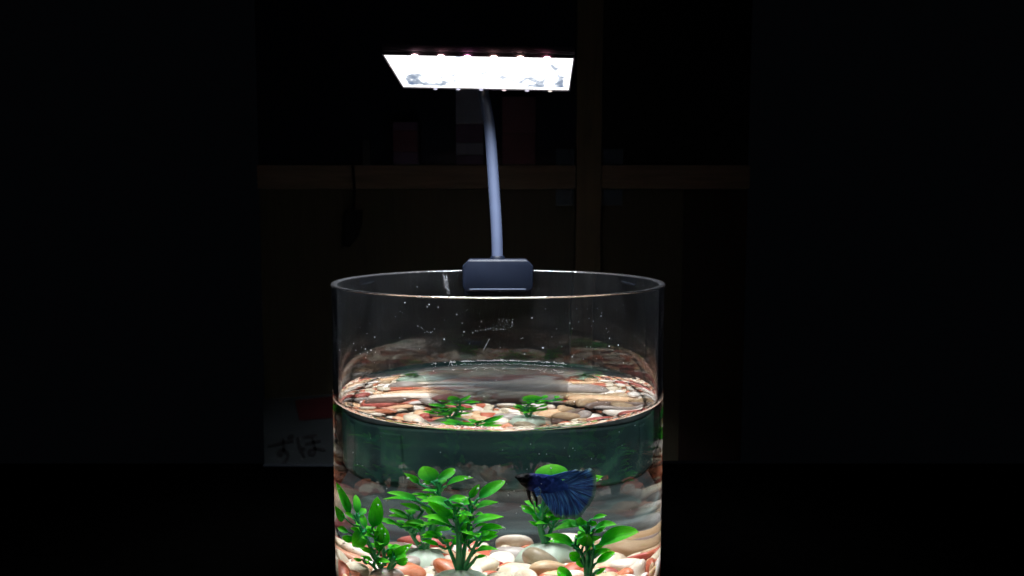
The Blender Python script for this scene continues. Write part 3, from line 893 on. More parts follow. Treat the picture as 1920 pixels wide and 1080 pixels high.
5628,3778,-18483,974,179,-123,-67,670,423,347,
-158,2695,-18539,27,-67,138,-988,889,706,524,
3744,130,-18197,730,268,138,614,866,733,583,
6938,2504,-18161,364,-246,46,-897,821,529,349,
-339,7908,-18622,877,-280,-197,337,530,360,285,
6854,4044,-18865,256,-322,641,648,889,698,391,
-3385,8716,-19580,374,-50,-806,-455,855,455,314,
8202,-3735,-19873,28,-954,-256,-153,1032,607,449,
1660,-6399,-18250,815,4,-365,450,642,510,425,
-1685,-5670,-18329,904,-340,-59,253,1191,635,337,
-5421,-2587,-18119,803,588,94,35,590,429,299,
3721,-8370,-18815,116,281,42,952,613,433,349,
-3067,-4866,-18036,974,-126,-118,147,807,545,339,
-4582,-5803,-18104,196,251,-830,-458,601,360,277,
-1602,-8874,-20018,962,148,89,212,881,513,300,
-1982,-1492,-18016,888,-247,-8,-387,655,521,394,
4571,-4476,-18986,858,83,-41,-505,1224,893,715,
5216,-2324,-19204,822,-136,-88,547,1167,766,592,
4928,-3362,-19886,717,117,154,670,1027,776,448,
8522,780,-20064,467,-113,180,-858,535,360,260,
3257,7121,-20039,875,-72,138,458,652,500,275,
-2611,-7064,-19932,548,-97,205,-805,839,590,410,
-743,7958,-19985,137,6,-173,-975,699,579,335,
-1548,-4801,-19846,977,-90,152,116,872,682,484,
760,-3650,-20065,751,-166,146,-622,579,360,260,
-946,-7956,-19842,222,-73,-224,-946,745,614,516,
-7787,-1473,-19947,802,-242,-101,537,871,528,399,
5930,5976,-20000,352,150,-229,-895,719,455,319,
1768,308,-19997,893,81,-212,-388,630,468,312,
-7064,911,-19740,358,154,-218,-895,1109,814,652,
-2623,6985,-19896,260,-112,-194,939,974,657,449,
2312,-4646,-20012,416,51,236,877,637,459,326,
-5978,-4613,-19937,531,-90,-140,831,938,719,384,
-3809,405,-20013,721,144,195,649,722,452,325,
7855,-2819,-20034,953,244,1,-179,705,415,301,
5050,-72,-19862,945,165,101,263,1177,803,474,
-4890,6129,-19994,661,177,-121,-719,856,515,337,
-7496,4685,-20003,833,-240,-66,-494,535,405,334,
836,4399,-19689,117,34,276,-954,1120,858,723,
-1001,3114,-19867,532,-21,-209,-820,1045,607,475,
7591,1779,-19954,546,-94,212,-805,1027,566,388,
-1487,-1263,-19957,883,-168,-53,-435,884,614,365,
-3777,-735,-19709,962,253,82,66,1125,863,688,
-2564,5623,-20047,506,-57,-181,842,542,412,273,
-601,-5529,-19942,951,276,18,-135,780,499,423,
878,1925,-19818,148,-90,-238,-956,869,641,488,
-2334,4158,-18838,736,166,189,628,685,418,331,
833,-6345,-18684,466,-862,-169,-110,631,381,260,
301,6150,-18763,470,26,247,847,862,544,463,
-3788,5369,-19023,588,37,5,808,1110,717,529,
2566,-18,-18611,977,-23,36,-210,871,545,430,
-2214,7942,-19422,350,57,201,-913,711,519,283,
-5620,3739,-18976,381,-480,513,-601,857,488,395,
-4582,484,-18631,634,120,-156,748,740,507,357,
5844,4424,-18651,904,180,-221,-317,744,441,280,
-3082,2656,-18717,932,-6,341,124,707,472,315,
8676,-972,-18774,640,-64,-307,702,561,360,260,
-1157,7080,-19067,864,244,-114,-425,779,476,394,
2878,-7595,-18924,959,-92,130,236,933,742,513,
-3768,-1322,-18962,588,151,423,-672,828,457,343,
5011,-3472,-18406,686,-212,102,-688,1066,602,377,
-2002,-580,-18503,962,-151,225,1,821,683,483,
-334,-3246,-18992,407,465,-157,-770,577,485,298,
2092,4854,-19575,28,-123,-254,-959,503,360,301,
-1751,-2234,-18617,682,-38,18,730,868,714,587,
-3781,2919,-18696,541,-9,79,-838,686,409,276,
-1385,-5267,-19162,486,439,-57,753,794,534,312,
-6578,-4515,-19170,890,399,-14,220,586,460,292,
656,2042,-18645,606,403,-416,-545,516,415,276,
3946,5619,-18803,158,-840,-419,308,509,360,260,
3770,-2462,-18528,911,-398,-108,-15,641,488,341,
-907,8175,-18982,276,237,141,921,746,457,348,
2380,-6994,-18317,474,416,446,635,531,360,260,
1178,3125,-18880,203,-37,-404,891,851,457,376,
-4085,-2430,-19051,643,-290,-220,674,850,533,307,
-5734,-2037,-18140,301,-308,743,-513,598,461,386,
-7566,-984,-18663,294,69,34,-953,889,661,478,
4643,3440,-18931,762,146,89,-624,697,421,277,
1004,-2173,-18273,320,-874,104,-352,702,401,260,
4495,-5280,-18378,761,410,199,-461,535,402,325,
-1680,1277,-18416,840,131,-173,497,587,465,316,
7662,-2387,-18936,783,-117,-197,578,746,504,260,
2950,5528,-18608,23,289,-622,-728,1098,656,475,
8081,611,-19316,482,-380,-780,126,538,360,268,
1637,7233,-19338,666,-450,398,442,646,360,260,
4414,6234,-19176,492,267,345,753,608,463,318,
502,-4548,-18461,978,148,80,-127,826,594,309,
-1059,5540,-18313,628,99,298,-713,652,415,335,
-4906,-1999,-18882,204,192,-405,870,688,399,321,
-2707,3219,-19064,292,-656,-582,-382,532,360,260,
2031,5792,-18713,82,-464,832,294,810,465,260,
666,-3444,-18701,928,-110,-36,-354,880,701,412,
1812,3601,-18540,106,-923,-295,224,695,474,369,
-3690,6779,-19058,923,127,120,344,640,541,413,
7177,-5094,-18697,107,979,132,116,734,430,296,
-2911,-8239,-18579,890,407,-200,50,812,682,555,
3617,-5374,-18479,483,782,-301,256,604,448,331,
-4909,4449,-18676,835,123,221,488,1144,677,423,
-327,1247,-18464,627,-212,389,-641,839,492,261,
-432,-4619,-18927,540,-157,6,-827,944,705,594,
6960,1867,-18709,585,-32,-111,-803,798,664,493,
-6803,2643,-18411,216,552,751,291,725,480,367,
-579,3694,-18753,885,-153,216,-384,925,519,274,
3509,816,-18596,952,180,148,197,760,498,303,
5114,2859,-18562,221,18,82,-972,937,775,508,
-6653,-5067,-18597,904,-224,81,-356,708,513,327,
2434,-1211,-18648,905,-310,-86,279,1184,672,411,
4380,-2812,-18741,220,-818,-413,-333,624,379,316,
-4554,-4623,-18871,548,-344,105,-755,655,442,261,
-6,452,-18416,500,-506,-524,469,604,463,393,
1399,-4211,-18900,873,-59,-73,-479,778,417,260,
-1323,-7906,-18710,114,-24,-194,-974,680,544,358,
-1936,-296,-19238,232,-808,-535,82,614,491,294,
-2781,-6154,-18764,779,-471,-164,382,821,429,341,
-6582,2557,-18952,929,-139,-14,-342,626,505,285,
-7245,-3035,-18801,690,184,-224,-663,1216,698,562,
1917,-1601,-19256,498,-244,-241,-796,677,528,331,
5659,5222,-19063,473,80,518,708,617,433,318,
-5477,-1578,-18790,573,352,-356,648,620,469,277,
3523,3629,-18534,881,-46,-150,-446,579,364,293,
-5266,1321,-19094,422,-179,90,884,960,517,288,
5702,-5003,-18764,27,754,-568,330,664,382,315,
249,-7944,-18904,573,-302,-155,746,802,635,440,
111,-3676,-19258,702,322,-204,-602,612,476,307,
5903,1680,-18858,554,111,-162,809,894,654,330,
-8402,-1,-18570,646,41,-254,718,773,627,485,
1872,-2518,-18439,916,-24,-134,-376,1043,549,394,
3584,104,-19038,935,310,-60,-164,698,415,345,
1090,2398,-19089,310,367,-200,854,620,464,297,
4183,-5941,-18993,314,-142,-228,911,950,658,532,
-1914,3063,-19242,679,182,217,-678,906,627,358,
3900,-4783,-18489,149,-950,-192,-196,560,360,260,
2006,4619,-18886,33,284,103,953,1175,716,379,
4678,6784,-19070,199,-352,-560,723,623,463,260,
-7796,-2245,-18538,44,172,-86,-980,502,360,273,
-590,6743,-18574,334,-165,352,-858,635,528,348,
1128,-2919,-18325,479,-184,125,849,583,481,342,
-8117,3121,-18841,668,56,-348,655,612,458,336,
-3917,1509,-18374,358,-113,-98,922,680,511,286,
-4229,-2667,-18332,698,-48,-136,-702,1176,918,461,
-8750,2846,-18740,282,473,562,617,598,437,260,
-5996,4754,-18491,363,-18,542,-758,940,711,474,
6898,662,-18504,864,182,130,-452,850,566,362,
-3258,-5246,-18648,144,213,928,269,674,470,362,
4336,-1811,-18821,778,-409,-62,-473,879,602,356,
-5579,-944,-18477,249,414,-340,806,668,398,300,
1016,1159,-18898,910,-217,-174,309,539,360,260,
-6854,-2379,-18069,486,96,5,-869,804,616,350,
7956,384,-18667,346,234,319,851,612,480,318,
-480,-8360,-19103,905,66,4,-421,607,371,298,
-3995,4426,-19337,309,112,262,908,624,386,260,
-1333,302,-18789,766,19,-223,603,720,539,375,
-4495,5368,-19465,409,-153,-47,-898,857,595,309,
292,-5465,-18916,934,61,-45,348,716,557,341,
7155,-1918,-19206,471,357,-248,-768,521,360,291,
2591,-8044,-19492,246,228,211,918,775,443,313,
-2340,-7875,-19058,616,144,111,-766,706,422,352,
3416,671,-19171,920,284,152,-224,632,360,260,
-2209,578,-18816,712,156,231,644,726,570,436,
-1341,3923,-18925,552,-256,-478,633,636,427,320,
-1266,5422,-19116,289,-796,-42,530,662,407,260,
-8492,-2011,-18766,368,-65,141,-917,625,484,263,
1994,-3331,-18843,952,167,1,257,573,360,260,
-2901,8259,-19536,124,955,235,130,509,360,260,
4981,2104,-19234,670,-97,101,729,907,626,412,
134,-6800,-19196,629,432,102,638,814,463,335,
6331,-5106,-19038,647,175,129,731,818,435,348,
-6502,-1623,-18619,891,-126,-279,335,984,806,538,
3332,4791,-18861,147,198,-219,-944,770,653,412,
4232,-844,-19342,383,90,233,-889,758,534,405,
-5141,-3953,-18762,842,-94,-151,-509,688,430,290,
-4698,6428,-19222,390,267,-54,880,707,600,486,
2784,7180,-19253,33,42,227,-972,722,552,442,
-2082,2497,-18589,661,-120,-164,722,1018,756,569,
-4648,-714,-18148,708,-324,287,-557,1157,959,658,
631,41,-18475,474,236,799,285,770,418,298,
5814,-2022,-18538,906,-86,-152,-386,673,445,268,
-1881,5331,-18480,994,97,-41,-32,568,477,350,
3931,-3465,-18729,567,-344,268,699,636,374,294,
-1483,-4373,-18900,538,-705,-152,-437,773,471,303,
482,-5686,-18260,826,137,-304,454,918,526,398,
4821,4218,-18778,450,313,642,536,564,376,260,
6445,3120,-18717,397,188,-104,-892,823,689,478,
3234,-661,-18083,676,454,-487,-315,574,449,260,
-1818,7903,-18919,42,-79,386,-918,649,435,370,
672,1267,-18538,685,-607,-236,325,708,447,261,
-1966,-6658,-18318,191,-248,-917,-246,544,456,270,
-6413,375,-18212,520,-151,-743,-393,587,493,312,
-5021,-1975,-18256,416,89,-164,-890,529,367,260,
2227,1589,-18252,334,-6,940,67,534,360,260,
6729,-266,-18317,966,20,161,-204,990,607,365,
5819,-3257,-18275,748,-24,86,-658,692,509,417,
-1268,2504,-18235,160,-388,358,-834,626,474,260,
-1279,-1329,-18269,894,181,-411,20,704,390,260,
-4587,-6554,-18368,494,162,248,-818,558,417,260,
4993,5871,-18881,690,143,186,685,675,555,449,
7325,4747,-18659,620,312,-657,-294,637,360,260,
204,-2545,-18374,5,-839,-533,109,681,574,462,
91,3606,-18565,156,-230,-833,478,520,365,297,
-8174,-2776,-18622,719,575,-46,-388,589,392,323,
1019,-7837,-18482,630,530,-368,-431,527,360,285,
4037,-845,-18653,845,-134,23,517,803,622,385,
4280,3453,-18493,844,-102,-63,523,566,360,281,
24,-984,-18581,487,-70,-12,871,1238,981,785,
-488,354,-18816,360,281,-886,79,629,502,321,
306,4630,-18582,78,-125,32,-989,1200,875,516,
-4203,1116,-18986,244,190,-104,-945,873,528,377,
-6469,5281,-19117,599,398,108,686,885,615,381,
-863,-5532,-18799,579,-508,-408,-491,503,360,301,
121,1721,-18883,462,285,834,94,738,512,298,
8738,452,-19257,745,186,-129,-628,735,529,347,
-3973,-8356,-19147,960,-173,-70,-209,660,364,260,
-2961,6272,-19156,33,251,-145,-956,920,612,352,
-6454,5492,-18330,581,-768,270,-10,650,391,271,
-3115,2162,-19167,199,-185,115,956,742,444,292,
4708,403,-18932,659,52,236,712,1027,803,593,
-7424,2662,-19010,574,-483,-336,570,787,529,425,
5959,-139,-18633,317,80,101,940,592,476,378,
2490,-2370,-18882,842,74,-159,511,951,686,426,
-6025,1725,-18885,720,146,-582,-350,721,593,433,
-6109,612,-19091,163,170,-129,963,1032,683,512,
6685,5017,-19083,396,-261,358,-804,883,737,557,
-6379,-1893,-19386,963,-48,40,263,904,476,282,
-1651,-580,-19729,163,233,959,-17,621,386,260,
-4718,-5341,-19419,857,170,-20,487,844,488,336,
-1093,8535,-19438,577,387,113,710,617,411,305,
-377,-6397,-19263,784,62,-149,600,721,400,260,
1549,5849,-19264,920,52,-356,151,563,426,342,
-3721,-7346,-18792,911,365,61,-181,1105,903,567,
3791,1304,-19086,104,-536,-823,156,563,412,331,
-8129,734,-18888,669,688,-10,281,630,485,356,
962,-1428,-19181,511,-203,173,817,739,541,459,
3143,-366,-19258,351,-77,-770,-527,564,360,298,
-3657,1967,-18771,380,-890,-85,-238,814,459,383,
2479,3156,-19057,762,432,212,433,1088,644,485,
-1578,4489,-19295,334,-132,70,-930,777,474,260,
-7217,-4117,-19462,478,-840,246,-68,667,389,260,
1422,2135,-18574,443,106,78,887,862,575,336,
8220,1233,-19557,757,120,-602,225,702,454,375,
-1420,6336,-19304,764,-129,-106,-624,708,371,294,
710,-4673,-19128,288,-827,475,-86,798,659,365,
1426,-2693,-19197,384,256,192,866,913,680,496,
-4914,-161,-18980,460,215,250,824,594,482,308,
-1008,1424,-18993,688,142,126,-700,1162,809,681,
2253,-6591,-18837,817,98,169,542,858,623,341,
-1244,-2394,-19222,885,-134,-81,-438,649,401,282,
3371,-3002,-18793,786,-578,31,218,784,593,373,
5727,-5625,-19478,278,26,-530,801,602,360,260,
8480,-455,-19132,740,244,-54,-624,821,562,315,
-2853,4720,-18781,719,-282,-461,436,853,606,330,
5728,2418,-19352,291,824,108,475,604,360,260,
-1703,-3697,-18569,262,50,-963,-32,667,521,416,
-2387,8016,-18283,317,-914,-200,-154,739,515,399,
5987,5339,-18413,705,-222,108,665,739,556,460,
-8104,2437,-18675,563,342,-23,752,557,458,290,
-5959,-2843,-18953,870,-101,-163,455,1209,887,500,
-6097,2574,-19502,360,-76,384,847,627,490,406,
6481,-1374,-18728,798,-140,225,-540,975,707,494,
-1021,-6620,-18821,859,56,-29,-509,1226,780,612,
4426,5170,-19041,439,-266,-686,-515,578,456,371,
4187,7529,-19328,767,281,-50,575,714,566,411,
-1993,-6103,-19075,448,-483,206,-724,893,524,321,
1337,41,-19172,782,21,-10,623,1191,1007,579,
5725,-3952,-18768,454,75,-50,-886,679,549,307,
-1605,3595,-19517,142,635,695,306,595,404,260,
-6153,-2353,-19738,919,-267,-274,98,691,426,295,
-6843,3715,-18997,282,-150,-768,554,1044,759,645,
3487,4115,-19176,944,-109,-274,-152,934,554,389,
1,-5808,-19476,468,137,-8,-873,562,466,339,
8470,-2163,-19177,480,-164,-393,767,1077,595,499,
-768,-2055,-18663,743,360,-195,-530,955,623,444,
7164,1088,-19253,989,-114,69,60,966,821,491,
-5227,-7186,-19281,160,173,-248,940,906,758,496,
8481,1967,-19259,928,40,-355,108,608,471,317,
-1757,7336,-19449,928,235,283,58,671,436,271,
5391,-5924,-19010,50,287,111,-950,953,641,429,
2894,-852,-19626,652,-129,-127,736,534,389,274,
-4150,-6045,-18881,66,64,122,-988,1134,902,643,
1215,5339,-19001,489,169,-184,836,593,446,374,
-3046,999,-18974,767,95,316,550,886,725,536,
-5441,4759,-19309,953,218,-21,-210,677,515,360,
4500,5674,-18299,393,418,764,296,916,616,354,
2801,-3425,-18205,74,154,-138,976,615,360,260,
-448,3544,-18248,9,-975,182,-124,511,360,260,
8210,-1776,-18432,177,-62,912,-365,605,363,271,
-7282,-1708,-18349,682,126,133,-708,565,360,260,
3074,6535,-18498,512,-99,229,-822,688,537,426,
1310,-1530,-18353,196,203,-190,-940,656,446,376,
-3045,5704,-18674,664,-3,28,-747,518,360,260,
-2338,-5207,-18337,923,-290,-1,253,598,464,389,
-2899,2386,-18283,734,488,305,361,509,360,260,
1845,2811,-18116,9,-921,268,284,845,713,465,
4506,-6911,-18326,776,21,441,451,738,477,404,
-5520,2471,-18792,642,-357,174,656,556,360,294,
-2903,-560,-18902,618,-184,-99,758,783,582,490,
-1492,-7673,-19320,865,-179,36,467,619,507,357,
4323,1692,-18905,604,489,-92,-622,601,495,325,
3390,-1426,-19070,591,335,491,545,1026,611,436,
-4839,-1370,-19252,684,128,-186,694,987,733,416,
815,5575,-19366,301,-371,153,-865,741,491,260,
4872,-1139,-19155,433,309,-162,831,639,360,260,
-437,-7481,-19388,278,-542,462,-645,612,418,260,
-680,2301,-19288,980,93,-170,47,736,388,287,
6007,-2783,-18731,118,-38,339,-932,732,431,286,
-5331,2783,-19417,656,23,-359,663,736,472,320,
1307,-6906,-18906,162,756,585,-246,810,599,382,
-4276,7285,-19274,957,141,197,-163,827,597,369,
5354,4682,-19286,952,-200,13,-233,857,483,378,
2610,2151,-19374,504,-130,132,-844,672,362,260,
-5145,971,-19609,984,93,14,-153,727,482,346,
4425,6635,-18620,289,-15,778,557,521,360,260,
-2209,5435,-19295,558,59,-93,-823,1020,857,628,
-8172,-2649,-19238,189,108,247,944,681,467,321,
-873,22,-19437,944,-231,-153,-177,863,662,539,
-810,4776,-19094,623,-70,201,753,738,499,345,
-7576,-1652,-19258,948,-53,66,308,997,670,349,
9088,1391,-19411,536,417,-253,-689,966,519,412,
200,-655,-19555,947,136,140,254,886,568,299,
2385,-3296,-19309,896,-372,-112,-217,562,417,285,
-5704,5569,-19778,893,-108,-219,379,885,698,593,
-4331,-3621,-19166,980,-143,-60,128,860,537,373,
-3195,5100,-18368,898,155,-251,-325,619,435,267,
8871,-2574,-17982,9,887,-183,-424,577,469,335,
-364,5948,-18364,436,143,208,864,636,360,260,
3213,7803,-19701,988,-39,46,-141,768,586,461,
-4566,-1632,-20025,850,319,228,352,506,360,266,
-696,4031,-19441,446,41,-178,-876,902,657,415,
3101,-3976,-18648,973,3,-111,-204,1049,679,347,
1360,-5678,-18788,421,-194,-758,458,1094,597,499,
-2297,1806,-19423,529,-184,-118,820,812,664,490,
-2976,-4226,-18714,981,-113,-137,-79,1221,766,462,
-6215,4344,-19363,95,37,505,857,652,490,269,
4283,2043,-19605,960,-236,141,-58,698,572,294,
8296,-1374,-19733,493,-60,857,138,659,479,269,
2573,150,-19450,547,168,-230,-787,784,656,458,
2351,-6988,-19733,395,92,-210,890,1063,849,633,
4511,5612,-19599,821,339,-174,-425,507,360,290,
-5016,7034,-19518,510,-161,325,-780,833,449,287,
-3321,5020,-19811,564,-70,-6,-823,885,625,493,
7123,4596,-19950,635,-407,459,-470,667,434,333,
212,3907,-19055,818,-32,-94,-567,756,411,260,
-2783,-28,-19457,851,428,-86,-293,843,514,288,
331,745,-19146,591,-166,314,-724,839,516,310,
-2262,6760,-19263,45,-430,-801,-414,743,393,260,
-8859,-2930,-19611,629,355,-344,600,554,360,260,
-4589,1559,-19400,606,323,334,-646,663,471,325,
-6050,-3869,-19431,274,146,-58,-949,858,553,281,
5998,-908,-19228,208,-7,218,-953,1001,551,328,
-682,8759,-19894,799,-45,449,-398,520,360,260,
-1476,-1209,-19209,83,852,492,159,933,615,434,
-6867,-30,-20062,970,169,-121,129,529,360,260,
886,-3394,-19450,175,634,-749,81,876,605,310,
-3495,3342,-19252,790,-223,-276,500,1154,627,495,
3957,-2366,-19254,973,-111,-201,-12,743,477,301,
-2619,-6869,-19204,612,184,-172,-750,868,565,424,
7734,2167,-19212,30,-635,732,-246,656,541,413,
5431,3469,-19099,672,-17,-142,727,1045,619,318,
-7189,1494,-18785,148,-74,356,-920,982,578,479,
2066,-2410,-19577,675,373,-190,-608,707,388,260,
-6916,2088,-19388,937,-40,-156,-310,661,546,364,
-1693,-6703,-19512,220,-17,199,955,945,556,334,
1217,6703,-19530,223,-290,-465,-807,1133,894,486,
3322,4721,-19799,869,454,92,-177,853,543,296,
-3945,400,-19312,851,-223,13,476,894,688,429,
7270,5867,-19248,923,129,-86,-351,536,360,260,
-2817,6331,-19715,92,138,969,181,605,363,260,
-8026,4729,-19678,176,616,-320,-698,646,420,332,
3783,-139,-19567,234,-832,502,-12,643,417,260,
5139,-6982,-19698,113,401,733,538,1054,671,503,
-6705,-5396,-19579,433,139,534,-713,858,643,523,
-598,-5515,-19347,67,-469,854,-214,645,403,264,
1781,3761,-19231,750,162,238,596,707,590,378,
7364,3556,-19436,663,-143,-93,728,729,615,354,
2306,6389,-19056,777,359,-154,-493,718,566,433,
5232,-486,-19170,671,636,-50,378,706,454,361,
-173,-339,-19854,792,322,293,428,777,441,260,
-4346,4813,-19792,256,-79,47,962,641,415,288,
-2858,7993,-19963,285,-152,-288,-901,626,461,260,
3844,6406,-18485,410,-400,-191,797,715,488,292,
-1923,-7145,-18829,938,-221,248,-100,679,431,301,
-1778,-7243,-19835,942,-206,266,-15,762,404,313,
5729,-3682,-19476,561,-151,280,-765,1104,724,481,
-72,-2136,-19560,370,-232,96,894,1214,1007,801,
-81,-8920,-19348,335,-148,815,-449,702,375,260,
-4356,6945,-19984,518,-181,-194,813,816,466,359,
-2659,-1325,-19424,928,-48,129,347,924,630,462,
2182,-850,-19486,377,-882,-142,-245,624,454,360,
4302,4109,-19459,728,142,-112,-662,1016,763,441,
-1356,5947,-19696,190,201,-296,-914,737,389,260,
-248,8262,-19633,961,-254,39,105,679,489,260,
-8658,-2292,-19801,540,34,-272,796,1144,734,375,
602,1743,-19139,361,-217,-67,904,535,360,260,
1577,-1653,-19803,381,-195,36,-903,837,537,314,
2661,-5070,-19138,995,-19,66,75,1247,878,593,
-6920,2863,-19825,57,-177,257,-948,699,584,455,
7343,632,-19751,774,-499,50,386,620,380,260,
-5025,-2566,-19467,302,169,699,625,948,593,400,
4378,2841,-19851,2,-93,-289,953,1099,639,341,
-2892,-2997,-18993,151,-70,600,782,1187,860,673,
1187,-5572,-19519,539,-43,185,-820,549,360,268,
-2158,519,-19752,952,193,-152,185,945,794,619,
2740,-2258,-19700,593,-311,-250,700,1183,809,495,
2878,8579,-20014,623,138,113,-762,621,361,305,
5040,7228,-19399,107,818,-565,22,592,484,396,
7433,-503,-19177,756,54,-63,649,1158,735,529,
-2871,2675,-19588,78,14,713,697,648,463,301,
-6327,-644,-19250,832,426,-187,-302,1247,780,545,
-3827,-5009,-19123,519,29,-152,841,745,497,260,
1312,6015,-18655,854,-341,154,360,617,363,297,
5592,6220,-18334,938,-323,-50,-117,1002,594,330,
1155,-7630,-19268,868,-225,-165,-411,1117,763,494,
-4114,-4297,-19440,73,-86,-364,924,630,360,260,
-948,-4778,-19465,422,-300,-800,305,622,360,260,
1020,3622,-19317,86,334,-292,892,608,373,294,
3475,5908,-19360,436,7,-133,890,1155,812,478,
-3592,7002,-19854,828,211,-442,-273,674,510,319,
731,-6304,-19417,471,210,156,-842,738,589,339,
-718,-648,-20031,639,-199,87,-738,628,360,296,
8710,1937,-19942,804,190,197,527,727,506,421,
1627,1669,-19179,840,35,-106,530,838,689,348,
6368,-2223,-19205,803,-65,95,585,749,544,282,
-2591,3768,-19714,703,-12,-231,672,1173,803,657,
-5063,4313,-19945,172,-880,443,8,926,611,378,
2303,5450,-19407,996,-31,74,40,688,381,321,
-472,5770,-19036,622,41,316,715,996,773,514,
923,-1319,-19964,652,187,42,734,767,535,363,
147,3015,-19412,811,62,-235,-532,1167,713,463,
-2456,-421,-20063,961,-195,83,-179,625,426,260,
5684,-4962,-19366,370,105,-27,-923,510,409,272,
1325,-4498,-19650,895,-183,74,-400,1012,566,470,
2306,-3956,-19587,181,-6,-753,633,1204,804,481,
-3168,300,-20022,751,-215,251,-572,596,395,271,
-2577,-5055,-19209,927,-134,-189,294,1216,812,546,
-6166,1918,-19855,295,70,606,736,669,561,410,
7866,-53,-19871,320,-184,63,927,859,687,464,
5118,4972,-18543,250,430,-433,-752,613,516,389,
-3937,-7137,-19586,801,316,106,-497,724,529,334,
6161,3279,-19443,988,-33,-92,121,904,666,334,
5100,-1126,-19887,271,735,-66,-618,511,412,350,
6756,-3722,-20003,180,70,-169,-967,936,613,318,
-5250,-211,-19766,631,-26,-220,-743,1035,819,592,
-8808,3097,-19917,472,-746,-125,452,582,394,306,
3085,1545,-19455,522,18,-200,-829,1126,610,338,
-1163,-3469,-19647,905,-205,147,-343,1233,1006,748,
-1109,-6056,-19573,525,-274,299,-748,538,360,266,
-5382,1660,-19871,687,-308,-559,348,566,360,306,
-5128,-3210,-19111,210,-218,166,938,726,392,260,
-981,7685,-19416,976,-190,-9,-104,542,427,324,
-2430,-2217,-19540,24,-202,231,952,817,431,260,
3572,-6746,-19396,776,296,-192,-522,831,533,452,
-970,6890,-19768,972,-144,-185,6,1166,617,400,
-4562,2401,-19158,954,250,-17,167,901,607,321,
-2465,-8197,-19844,926,248,121,259,1125,636,537,
4666,7839,-19899,178,-584,-781,-133,709,557,445,
2522,-996,-20067,429,-58,220,-874,665,379,260,
1757,3577,-19933,595,-14,-200,-778,873,543,399,
4174,3711,-20067,811,153,170,538,574,365,260,
-3216,-3997,-19739,485,35,-239,840,909,758,636,
-4704,-6558,-19845,103,-20,190,-976,991,789,491,
6506,-5907,-20055,722,232,-125,-639,503,360,285,
2685,799,-19975,402,-872,-279,35,619,431,295,
2865,-5626,-19885,828,-15,145,541,937,593,434,
788,361,-19894,794,81,79,-598,1244,671,417,
-5409,-1671,-19959,546,-4,155,-823,848,651,358,
7637,-3183,-18330,515,273,568,581,662,461,342,
-7243,-3648,-18136,553,-10,60,-831,680,395,260,
118,-3418,-19884,859,194,-324,-345,791,438,364,
-3089,7560,-19255,281,-116,-164,938,721,575,459,
1548,-2437,-20025,186,-106,-143,-966,658,521,294,
-1353,-301,-20046,811,56,-208,-544,566,360,280,
7669,-3116,-19423,837,193,-181,-478,961,595,312,
-8328,-3380,-19219,477,-230,-230,-817,887,542,273,
-1526,5460,-20036,329,0,-139,-934,669,497,274,
-461,4267,-20040,131,32,192,-972,602,496,281,
4424,-1961,-19819,502,-285,540,-612,945,596,447,
2245,7296,-19966,373,-143,58,915,835,575,351,
-2643,-2683,-19977,916,-73,129,373,677,554,338,
-7767,-158,-19193,832,28,-124,540,1051,729,485,
-4100,1421,-19980,361,605,528,474,632,401,261,
-4579,598,-20068,862,223,-71,-449,703,376,260,
-4204,5422,-20048,96,-408,903,97,612,486,262,
-6465,4734,-19978,926,185,-67,-321,775,537,349,
8647,-816,-19766,232,-244,319,886,813,425,303,
-136,1038,-19561,612,349,401,585,957,501,391,
-4842,-4522,-19886,233,642,-713,-161,899,660,395,
6261,77,-19433,899,145,159,-381,1233,792,536,
2396,4345,-19760,497,-207,346,768,648,494,311,
6181,3943,-19933,932,-108,-165,303,819,580,398,
1549,5184,-19924,300,-792,525,84,679,569,291,
5286,2312,-20010,15,138,-782,607,580,360,260,
-8088,2214,-19700,434,202,62,876,1237,941,658,
-3362,-6186,-19534,62,-269,270,923,680,500,415,
320,6366,-19909,403,48,214,889,1063,680,433,
2999,8653,-18335,249,-411,-512,712,730,390,289,
-6818,4977,-18072,354,692,-574,-259,675,362,260,
1622,-658,-20006,677,199,-4,709,634,500,319,
-1977,2919,-20011,706,-585,-163,365,562,360,260,
-4750,1595,-20056,476,174,79,858,674,365,264,
-3366,-7873,-19873,567,-362,604,-427,603,459,342,
-1627,-6121,-20024,614,133,-76,-774,860,563,290,
-3962,-2127,-19842,944,-129,-166,255,1025,656,503,
658,-2567,-20044,686,17,-206,-698,571,382,280,
4117,6492,-19839,250,101,-203,941,957,631,514,
355,-7984,-19875,571,84,163,800,1221,830,456,
1713,-5551,-19970,657,-102,91,742,929,678,343,
-2485,4779,-20049,923,180,-64,335,652,389,271,
5333,-4952,-19933,334,311,-674,-580,671,435,361,
-1851,7585,-19989,24,47,256,-965,719,459,360,
-7237,-3024,-19808,483,-144,-154,850,1201,890,540,
1951,2383,-19806,774,-569,246,-126,795,616,505,
-3261,1645,-19830,692,-153,100,-698,1132,791,503,
7455,-1813,-19836,181,-122,126,968,889,719,494,
-2434,-1484,-20058,670,-157,-116,716,820,467,261,
-764,1143,-19947,864,169,157,447,835,542,395,
4050,-1089,-20064,107,648,731,187,654,416,260,
-5790,993,-20018,144,76,168,972,648,465,303,
4702,4833,-19932,271,109,98,-951,899,500,385,
3832,1087,-19828,850,48,-169,-497,1219,851,503,
645,5318,-20049,241,-96,-190,-947,567,360,276,
6397,986,-19861,219,119,-139,958,937,755,471,
6179,2914,-18089,11,-9,-436,900,536,360,260,
5171,-1964,-19990,509,-198,95,-832,617,429,343,
1383,-3414,-20056,761,-111,138,-624,709,513,260,
-3920,-5226,-19836,613,208,-158,-745,948,688,538,
6627,2340,-19674,834,-466,-57,289,1174,774,595,
3655,-3297,-19735,744,-269,-118,600,938,786,652,
-2197,-3532,-20031,12,-134,-125,-983,625,499,288,
